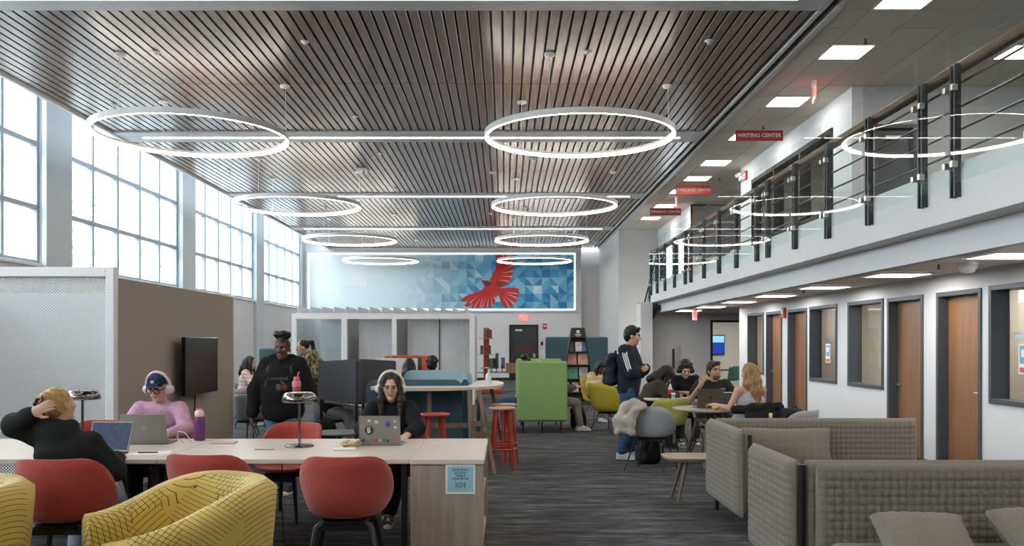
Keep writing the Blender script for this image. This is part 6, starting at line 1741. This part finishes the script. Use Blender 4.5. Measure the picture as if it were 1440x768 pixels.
# ================================================================== things on and around the tables
M_lapg = mat('laptop_grey', (.30, .295, .29), .35, .7); M_lapd = mat('laptop_space_grey', (.16, .14, .125), .35, .7); M_keys = mat('keyboard_black', (.02, .02, .022), .5)
def laptop(label, loc, rz, m, w_=.325, d_=.225, ang=1.95, screen=None, logo=None):
    """hinge side is local +y, lid opens there; rz turns it"""
    t = thing('laptop', label, 'laptop', loc, rz, 'laptops')
    MB().box(-w_ / 2, w_ / 2, -d_ / 2, d_ / 2, .002, .016, bev=.004).build('base', m, t)
    MB().box(-w_ * .43, w_ * .43, -d_ * .1, d_ * .38, .016, .018).build('keyboard', M_keys, t)
    M_ = Matrix.Translation((0, d_ / 2 - .004, .014)) @ Matrix.Rotation(ang - PI / 2, 4, 'X') @ Matrix.Rotation(0, 4, 'Z')
    lid = MB().box(-w_ / 2, w_ / 2, -.004, .004, 0, d_, bev=.003).build('lid', m, t); lid.matrix_local = Matrix.Translation((0, d_ / 2 - .004, .014)) @ Matrix.Rotation(-(ang - PI / 2), 4, 'X')
    MB().box(-w_ * .47, w_ * .47, -.0052, -.004, .012, d_ - .01).build('screen', screen or mat('screen_off', (.012, .013, .016), .12), lid)
    if logo: logo(lid, w_, d_)
    return t
def dark_screen():
    m, nt, b = _new('screen_dark_page'); N, L = nt.nodes, nt.links; tc = N.new('ShaderNodeTexCoord'); br = N.new('ShaderNodeTexBrick'); br.inputs['Scale'].default_value = 22; br.inputs['Color1'].default_value = (.02, .028, .05, 1); br.inputs['Color2'].default_value = (.03, .045, .08, 1); br.inputs['Mortar'].default_value = (.015, .02, .035, 1)
    mp_ = N.new('ShaderNodeMapping'); mp_.inputs['Rotation'].default_value = (PI / 2, 0, 0); L.new(tc.outputs['Object'], mp_.inputs[0]); L.new(mp_.outputs[0], br.inputs[0]); L.new(br.outputs[0], b.inputs['Emission Color']); b.inputs['Emission Strength'].default_value = .8; b.inputs['Base Color'].default_value = (.01, .012, .02, 1); b.inputs['Roughness'].default_value = .5; b.inputs['Specular IOR Level'].default_value = .12; return m
laptop('open laptop with a dark screen before the girl in the hoodie', (gx(140, 6.5), 6.48, .74), -.12, M_lapd, .34, .235, 1.95, dark_screen())
def round_mark(c, r, m_):
    def f(lid, w_, d_): MB().lathe([(r, 0), (r, .0012)], (0, 0, 0), 24).build('badge', m_, lid, (0, .004, d_ * .52), (-PI / 2, 0, 0))
    return f
laptop('grey laptop with a round badge before the man in pink', (gx(213, 7.3), 7.28, .74), PI + .06, M_lapg, .365, .25, 1.85, None, round_mark(0, .022, mat('badge_grey', (.36, .36, .36), .3, .8)))
stk = [(-.115, .16, .028, (.03, .03, .03), .0), (-.025, .185, .02, (.75, .62, .30), 0), (.07, .165, .022, (.06, .09, .30), 0), (.125, .19, .014, (.55, .5, .45), 0), (.128, .14, .013, (.75, .75, .75), 0), (.11, .035, .016, (.6, .12, .10), 0), (-.03, .03, .018, (.45, .10, .10), 0), (.035, .03, .017, (.10, .20, .24), 0), (.065, .028, .013, (.03, .05, .12), 0), (-.14, .14, .016, (.35, .34, .06), 0), (-.135, .03, .014, (.05, .05, .06), 0), (-.085, .195, .014, (.7, .7, .7), 0), (.0, .03, .012, (.7, .5, .2), 0)]
def stickers(lid, w_, d_):
    for i, (x, z, r, c, _) in enumerate(stk):
        if i == 0: x, z, r = -.085, .115, .038
        m_ = mat('sticker_%d' % i, c, .5)
        q = MB(); n = 18 if i % 3 == 0 else (5 if i % 3 == 1 else 7); q.prism([(r * math.cos(2 * PI * k / n + i), r * (.8 if i % 2 else 1) * math.sin(2 * PI * k / n + i)) for k in range(n)], 0, .0012, 'z')
        st_ = q.build('sticker', m_, lid, (-x, .0041, z), (-PI / 2, 0, 0))
        if i == 0:
            q = MB(); q.lathe([(.018, 0), (.018, .0015)], (0.004, .008, 0), 14, sx=.8); q.box(-.008, .004, -.03, -.004, 0, .0015); q.box(.01, .018, -.026, 0, 0, .0015); q.build('print', mat('sticker_white', (.6, .6, .6), .5), st_)
laptop('silver laptop lid covered in stickers before the woman in headphones', (gx(538, 7.2), 7.2, .74), PI - .03, M_lapg, .335, .235, 1.75, None, stickers)
def fruit_mark(lid, w_, d_):
    pts = [(0, .016), (.008, .019), (.016, .014), (.014, .004), (.017, -.006), (.010, -.018), (.004, -.019), (0, -.017), (-.004, -.019), (-.010, -.018), (-.018, -.004), (-.016, .012), (-.008, .019)]
    q = MB(); q.prism(pts[::-1], .0, .0012, 'z'); q.prism([(0, .02), (.006, .023), (.008, .03), (.001, .027)], 0, .0012, 'z'); q.build('emblem', M_keys, lid, (0, .0041, d_ * .52), (-PI / 2, 0, 0))
laptop('dark grey laptop with a small black emblem on the round table', (gx(994, 11.25), 11.22, .74), PI + .05, M_lapd, .335, .235, 1.72, None, fruit_mark)
# purple insulated bottle
t = thing('water_bottle', 'purple insulated bottle with white lid on the study table', 'bottle', (gx(280.5, 7.45), 7.45, .74))
MB().lathe([(.040, 0), (.046, .006), (.046, .185), (.042, .20), (.036, .21)], (0, 0, 0), 24).build('body', mat('purple_enamel', (.14, .035, .16), .35), t); MB().lathe([(.037, .205), (.04, .212), (.04, .225)], (0, 0, 0), 20).build('collar', mat('peach_ring', (.75, .50, .33), .5), t); MB().lathe([(.039, .225), (.04, .23), (.038, .25), (.02, .262), (0, .264)], (0, 0, 0), 20).build('lid', mat('lid_white', (.72, .62, .66), .4), t); MB().box(-.03, .03, -.008, .008, .245, .275, bev=.006).build('handle', mat('hot_pink', (.72, .10, .16), .4), t)
# papers, pen, cable, snack
tag(MB().box(-.15, .15, -.11, .11, 0, .0015).build('paper_sheet', M_note, None, (gx(205, 6.55), 6.62, .7405), (0, 0, .25)), 'white paper sheet under the black pen on the study table', 'paper')
tag(MB().cyl((-.07, 0, .005), (.07, .02, .005), .0055, seg=8).build('pen', M_black, None, (gx(205, 6.55), 6.58, .742)), 'black pen lying on the white paper sheet', 'pen')
tag(MB().box(-.10, .10, -.07, .07, 0, .012, bev=.003).build('notebook', mat('pale_mauve', (.55, .42, .46), .6), None, (gx(312, 7.2), 7.25, .74), (0, 0, .1)), 'thin pale pink notebook beside the purple bottle', 'notebook')
tag(MB().tube([(0, 0, .006), (-.03, .05, .006), (-.06, .02, .05), (-.04, -.01, .10), (.01, .0, .09), (.05, .03, .02), (.16, .02, .004), (.34, .06, .004)], .004, 6).build('charging_cable', M_white, None, (gx(258, 7.25), 7.25, .74)), 'white charging cable looped beside the man in pink', 'cable')
S = SDF(); r_ = random.Random(2)
for k in range(14): S.ell((r_.uniform(-.08, .08), r_.uniform(-.04, .04), .012 + .028 * r_.random()), (.04, .028, .012), (r_.uniform(-.4, .4), r_.uniform(-.4, .4), r_.uniform(0, 3)), .006)
S.cut(z0=0.0); o = link('snack_bag', S.mesh('snack_bag', mat('foil_yellow', (.60, .46, .26), .4, var=.4, scale=30), .007), None, (gx(490, 7.0), 7.0, .7405)); tag(o, 'crumpled yellow snack bag beside the stickered laptop', 'snack bag')
tag(MB().box(-.09, .09, -.06, .06, 0, .01, bev=.003).build('napkin', M_note, None, (gx(484, 6.8), 6.82, .7405), (0, 0, .2)), 'white folded paper in front of the yellow snack bag', 'paper')

# ---- grey and yellow shell chairs around the far tables
g0 = tub_chair('shell_chair', 'empty grey shell chair with the beige jacket over its back', M_greysh, 'metal', (gx(916, 10.75), 10.78), -.55, 'grey shell chairs', zback=.80, rx=.30, zs=.42)
copy_tree(g0, None, 'grey shell chair holding the black bag beside the fair-haired person', None, (3.36, 10.12, 0), .75)
copy_tree(g0, None, 'grey shell chair under the fair-haired person in the tank top', None, (gx(1059, 10.55), 10.57, 0), .25)
copy_tree(g0, None, 'grey shell chair under the smiling person in the black t-shirt', None, (gx(1003, 12.15), 12.12, 0), PI + .1)
copy_tree(g0, None, 'grey shell chair pushed up to the far white table, beside the pod wall', None, (gx(338, 14.6), 14.7, 0), .2)
copy_tree(g0, None, 'grey shell chair between the standing person in black and the far white table', None, (gx(352, 13.2), 13.2, 0), -.4)
copy_tree(g0, None, 'grey shell chair under the person in the pink striped top', None, (gx(336, 16.6), 16.7, 0), -PI / 2)
l0 = tub_chair('shell_chair', 'lime yellow shell chair drawn up to the white round table', M_limec, 'metal', (gx(941, 12.25), 12.30), .25, 'yellow shell chairs', zback=.80, rx=.29, zs=.42)
copy_tree(l0, None, 'lime yellow shell chair under the bent dark-haired person', None, (gx(903, 13.3), 13.4, 0), -PI / 2)
copy_tree(l0, None, 'lime yellow shell chair under the curly-haired person', None, (gx(961, 14.1), 14.0, 0), PI)
y0_ = tub_chair('lounge_chair', 'low mustard lounge chair in front of the tapered bookshelf', M_yel, 'metal', (gx(857, 15.6), 15.55), -.9, 'mustard lounge chairs', zback=.86, rx=.37, rback=.40, rs=.25, zs=.36, zfront=.40, rfront=.30, arm=.42)
copy_tree(y0_, None, 'mustard lounge chair under the reader in the striped sweater', None, (gx(842, 17.8), 17.75, 0), PI + .4)

# ---- round tables
M_rtop = wood('grey_oak_round', (.40, .33, .27), (.52, .44, .37), .35, 'X', 2.5)
t = thing('round_table', 'round oak table with slanted walnut legs holding the dark laptop', 'table', (2.63, 11.17, 0))
MB().lathe([(.43, .705), (.47, .715), (.48, .73), (.475, .74)], (0, 0, 0), 48).build('tabletop', M_rtop, t)
for k in range(4):
    a = PI / 4 + k * PI / 2 + .35; MB().tube([(.12 * math.cos(a), .12 * math.sin(a), .705), (.34 * math.cos(a), .34 * math.sin(a), 0)], [.032, .024], 6, flat=.6).build('leg', M_brownw, t)
for k in range(2): MB().box(-.2, .2, -.02, .02, .56, .61, M=Matrix.Rotation(PI / 4 + k * PI / 2 + .35, 4, 'Z')).build('crossbar', M_brownw, t)
def pedestal(label, loc, r, m=M_wtop, z=.74):
    t = thing('round_table', label, 'table', (*loc, 0)); MB().lathe([(r - .03, z - .03), (r, z - .02), (r, z)], (0, 0, 0), 40).build('tabletop', m, t); MB().cyl((0, 0, .02), (0, 0, z - .03), .035, seg=12).build('pole', M_bmet, t); MB().lathe([(r * .6, 0), (r * .6, .012), (.04, .03)], (0, 0, 0), 24).build('base', M_bmet, t); return t
pedestal('white round table before the curly-haired person', (gx(944, 13.05), 13.1), .40)
pedestal('white round table before the person in the pink striped top', (gx(376, 16.4), 16.5), .42)
# cola bottle, cup, food, drink bottle, tablet
t = thing('soda_bottle', 'dark soda bottle with red label on the white round table', 'bottle', (gx(942, 12.95), 12.92, .74)); MB().lathe([(.03, 0), (.034, .01), (.034, .07)], (0, 0, 0), 16).build('base', mat('cola', (.03, .012, .01), .15), t); MB().lathe([(.0345, .07), (.0345, .14)], (0, 0, 0), 16).build('label', mat('label_red', (.5, .02, .03), .4), t); MB().lathe([(.034, .14), (.02, .19), (.013, .21), (.013, .225), (0, .226)], (0, 0, 0), 16).build('neck', mat('label_white', (.7, .66, .64), .4), t)
t = thing('drinking_cup', 'small blue and white cup on the white round table', 'cup', (gx(946, 12.9), 12.86, .74)); MB().lathe([(.024, 0), (.03, .09), (.03, .095), (.026, .095), (.022, .01)], (0, 0, 0), 16).build('body', mat('cup_white', (.7, .74, .78), .4), t); MB().lathe([(.0262, .03), (.0288, .07)], (0, 0, 0), 16).build('band', M_nblue, t)
S = SDF()
for k in range(9): S.ell((r_.uniform(-.07, .07), r_.uniform(-.05, .05), .014 + .02 * r_.random()), (.035, .03, .014), (r_.uniform(-.3, .3), r_.uniform(-.3, .3), 0), .008)
S.cut(z0=0.0); o = link('food_wrapper', S.mesh('food_wrapper', mat('wrapper_yellow', (.62, .45, .16), .5, var=.3, scale=30), .008), None, (gx(1011, 10.85), 10.82, .7405)); tag(o, 'crumpled yellow food wrapper beside the hand on the round table', 'wrapper')
t = thing('tablet', 'white-edged tablet standing beside the dark laptop', 'tablet', (gx(1024, 11.25), 11.25, .74), PI + .3); MB().box(-.09, .09, -.004, .004, 0, .2, bev=.003, M=Matrix.Rotation(.25, 4, 'X')).build('frame', M_white, t); MB().box(-.08, .08, .004, .006, .012, .19, M=Matrix.Rotation(.25, 4, 'X')).build('screen', M_keys, t)
MB().box(-.03, .03, -.09, .0, .0, .006).build('stand', M_white, t)
# bags and clothes on the chairs
bt = backpack('bag', 'black rucksack propped up on the grey chair beside the fair-haired person', (3.34, 10.14, .46), .3, M_bpack, .36, .30, .17)
t = thing('drink_bottle', 'small clear bottle with yellow cap standing in the black rucksack chair', 'bottle', (gx(1083, 10.1), 10.08, .50)); MB().lathe([(.032, 0), (.036, .02), (.036, .12), (.022, .2), (.018, .22)], (0, 0, 0), 14).build('body', mat('bottle_aqua', (.35, .52, .55), .2), t); MB().lathe([(.036, .03), (.0365, .04), (.0365, .09)], (0, 0, 0), 14).build('label', mat('label_teal', (.10, .35, .30), .5), t); MB().lathe([(.02, .22), (.02, .26), (0, .262)], (0, 0, 0), 12).build('cap', mat('cap_yellow', (.65, .60, .10), .5), t)
S = SDF(); S.chain([(-.30, -.12, .77), (-.15, -.27, .80), (.02, -.31, .81), (.2, -.27, .80), (.32, -.1, .76)], [.05, .055, .055, .055, .05], .04); S.chain([(-.2, -.30, .70), (0, -.34, .70), (.2, -.31, .70)], [.06, .06, .06], .05)
o = link('draped_jacket', S.mesh('draped_jacket', cloth('black_jacket', (.012, .012, .014)), .012, .006, 20), None, (gx(1058, 10.55), 10.57, .0), (0, 0, .25)); tag(o, 'black jacket draped over the chair behind the fair-haired person', 'jacket')
S = SDF(); S.chain([(-.05, .12, .79), (0, .0, .82), (.05, -.12, .80)], [.06, .07, .06], .04); S.chain([(-.10, .10, .74), (-.16, .0, .64), (-.15, -.05, .52)], [.07, .075, .06], .05); S.chain([(-.04, -.12, .76), (-.12, -.13, .62), (-.10, -.14, .50)], [.06, .06, .045], .05); S.chain([(-.17, .08, .66), (-.19, .06, .50)], [.06, .05], .04)
o = link('draped_jacket', S.mesh('draped_jacket', cloth('beige_fleece', (.42, .37, .33)), .012, .010, 17), None, (gx(892, 10.6), 10.62, 0), (0, 0, .3)); tag(o, 'beige jacket hanging over the arm of the empty grey chair', 'jacket')
# ---- more people glimpsed between the furniture
J, s = pose_sit(1.70, .45, .12); J['head'] += V3(0, .03, -.03)
o, H = person('person', 'person with grey trousers seated inside the dark study carrel', (gx(464, 13.1), 13.15, 0), -PI / 2 - .4, J, s, 'tan', (-.3, 0, 0), .012, 'hoodie', cloth('charcoal', (.03, .03, .035)), 'long', cloth('light_grey_sweat', (.42, .42, .44)), mat('white_shoe13', (.55, .55, .55), .6), loose=.03, hair=hair_short)
backpack('bag', 'black bag slumped on the floor beside the dark study carrel', (gx(456, 12.2), 12.1, 0), .4, M_bpack, .50, .36, .24)
J, s = pose_sit(1.66, .45, .05)
o, H = person('person', 'person with straight black hair seated before the white booth screen', (gx(576, 14.2), 14.2, 0), .2, J, s, 'tan', (-.1, 0, 0), .012, 'hoodie', cloth('black_top14', (.014, .014, .016)), 'long', cloth('black_trousers14', (.014, .014, .016)), mat('dark_shoe14', (.02, .02, .02), .5), hair=hair_long(.3, True, True, 1.05), hair_m=hairm('black', (.008, .007, .007)))
J, s = pose_sit(1.66, .45, .05)
o, H = person('person', 'person with curly black hair seated beside the orange booth wing', (gx(606, 15.0), 15.0, 0), -.2, J, s, 'dark', (-.1, 0, 0), .012, 'hoodie', cloth('black_top15', (.014, .014, .016)), 'long', cloth('black_trousers15', (.014, .014, .016)), mat('dark_shoe15', (.02, .02, .02), .5), hair=hair_curly, hair_m=hairm('black', (.008, .007, .007)))
for x, d, rr, nm in ((576, 14.2, .2, 'straight-haired'), (606, 15.0, -.2, 'curly black-haired')):
    copy_tree(g0, None, 'grey shell chair under the %s person behind the blue booth' % nm, None, (gx(x, d), d - .05, 0), rr)
copy_tree(g0, None, 'grey shell chair under the person inside the dark carrel', None, (gx(464, 13.1), 13.15, 0), -PI / 2 - .4)
gxc = gx(762.5, 15.1)
J, s = pose_sit(1.74, .46, .0); J['head'] += V3(0, .03, -.02); J['wL'] = V3(-.1, .2, .62); J['wR'] = V3(.1, .2, .62); J['eL'] = V3(-.22, .02, .72); J['eR'] = V3(.22, .02, .72)
for n in 'LR': J['k' + n] = J['k' + n] * np.array([.7, 1.06, 1]); J['a' + n] = J['a' + n] * np.array([.7, 1.12, 1])
o, H = person('person', 'person in jeans seated in the green booth facing the red stools', (gxc - .21, 15.55, 0), PI / 2, J, s, 'tan', (-.3, 0, 0), .012, 'hoodie', cloth('navy_top16', (.03, .04, .07)), 'long', cloth('blue_denim16', (.035, .075, .16)), mat('white_shoe16', (.6, .6, .6), .6), hair=hair_afro_bun, hair_m=hairm('dark', (.015, .011, .009)))
J, s = pose_sit(1.70, .46, .08, .05); J['head'] += V3(0, .03, -.05)
for n in 'LR': J['k' + n] = J['k' + n] * np.array([.7, 1.02, 1]); J['a' + n] = J['a' + n] * np.array([.7, 1.25, 1])
o, H = person('person', 'person in grey trousers seated in the green booth facing the bookshelf side', (gxc + .20, 15.6, 0), -PI / 2, J, s, 'light', (-.3, 0, 0), .012, 'hoodie', cloth('grey_top17', (.12, .12, .13)), 'long', cloth('warm_grey17', (.26, .24, .22)), mat('cream_shoe17', (.6, .56, .5), .6), hair=hair_short, hair_m=hairm('dark', (.015, .011, .009)))
backpack('bag', 'black bag on the floor at the bookshelf side of the green booth', (gx(813, 15.9), 16.0, 0), .2, M_bpack, .40, .26, .2)
# ---- meeting room chairs and table
M_gch = mat('green_shell', (.07, .21, .13), .5)
def swivel(label, loc, rz, m):
    t = thing('swivel_chair', label, 'chair', (*loc, 0), rz, 'meeting room swivel chairs')
    n = 10; G = np.zeros((n, 12, 3))
    for i in range(n):
        for j in range(12):
            u = i / (n - 1) * 2 - 1; v = j / 11
            if v < .5: y, z = .22 - .40 * v / .5, .46 + .02 * u * u
            else: f = (v - .5) / .5; y, z = -.18 - .08 * f, .46 + .40 * f ** .9
            G[i, j] = (u * .22, y + (.04 * u * u if v > .5 else 0), z)
    MB().shell(G, .016).build('shell', m, t); MB().cyl((0, 0, .1), (0, 0, .45), .025, seg=10).build('column', M_bmet, t)
    for k in range(5): a = 2 * PI * k / 5; MB().tube([(0, 0, .11), (.28 * math.cos(a), .28 * math.sin(a), .06)], [.02, .014], 6).build('base_arm', M_bmet, t); MB().lathe([(.0, 0), (.025, .01), (.025, .04), (0, .05)], (.28 * math.cos(a), .28 * math.sin(a), 0), 8).build('caster', M_bmet, t)
    return t
sw = swivel('green shell swivel chair in the meeting room doorway', (gx(1026, 25.6), 25.6), .5, M_gch)
sw2 = swivel('black swivel chair half hidden in the meeting room', (gx(1043, 26.3), 26.3), -.4, M_bmet)
t = thing('meeting_table', 'dark meeting table behind the green swivel chair', 'table', (gx(1028, 27), 27, 0)); MB().box(-.9, .9, -.4, .4, .71, .74, bev=.005).build('tabletop', M_darksh, t)
for x in (-.7, .7): MB().box(x - .04, x + .04, -.25, .25, 0, .71).build('leg', M_bmet, t)
# ---- cables on the carpet
for lab, pts in (('black power cable trailing under the study table by the red chairs', [(gx(405, 6.8), 6.9, .01), (gx(425, 6.4), 6.5, .008), (gx(398, 6.2), 6.2, .008), (gx(430, 6.0), 6.0, .008), (gx(415, 5.9), 5.7, .008)]), ('black charging cable on the carpet behind the dark-hoodie chair', [(gx(60, 6.3), 6.4, .008), (gx(90, 6.2), 6.35, .008), (gx(97, 6.3), 6.5, .008), (gx(110, 6.2), 6.3, .008), (gx(150, 6.2), 6.35, .008)])):
    tag(MB().tube(pts, .006, 6).build('floor_cable', M_black), lab, 'cable', 'floor cables')
q = MB().tube([(gx(397, 6.9), 6.9, .70), (gx(397, 6.88), 6.85, .35), (gx(402, 6.85), 6.8, .008), (gx(430, 6.6), 6.6, .008), (gx(440, 6.3), 6.3, .008)], .005, 6).build('floor_cable', M_black); tag(q, 'black cable hanging down from the study table below the lamp', 'cable', 'floor cables')

# ---- small fittings
for lab, D_ in (('white board on the back wall of the room behind the wide study window', 9.3), ('white board on the back wall of the room behind the second study window', 12.9)):
    t = thing('whiteboard', lab, 'whiteboard', (8.3, D_, 1.5), -PI / 2, 'study room whiteboards'); MB().box(-.6, .6, -.02, 0, -.4, .4, bev=.004).build('frame', M_steel, t); MB().box(-.57, .57, -.024, -.02, -.37, .37).build('board', M_white, t)
t = thing('light_switch', 'white switch plate between the two far wooden doors', 'switch', (XW, Dw(1104), 1.2), -PI / 2); MB().box(-.035, .035, -.008, 0, -.06, .06, bev=.003).build('plate', M_white, t); MB().box(-.01, .01, -.014, -.008, -.02, .02).build('toggle', M_white, t)
t = thing('wall_panel', 'small grey wall panel beside the black far door', 'switch', (gx(762, YE), YE, gz(484, YE))); MB().box(-.09, .09, -.03, 0, -.2, .2, bev=.005).build('plate', M_grey_tr, t); MB().box(-.05, .05, -.035, -.03, -.05, .1).build('display', M_black, t)
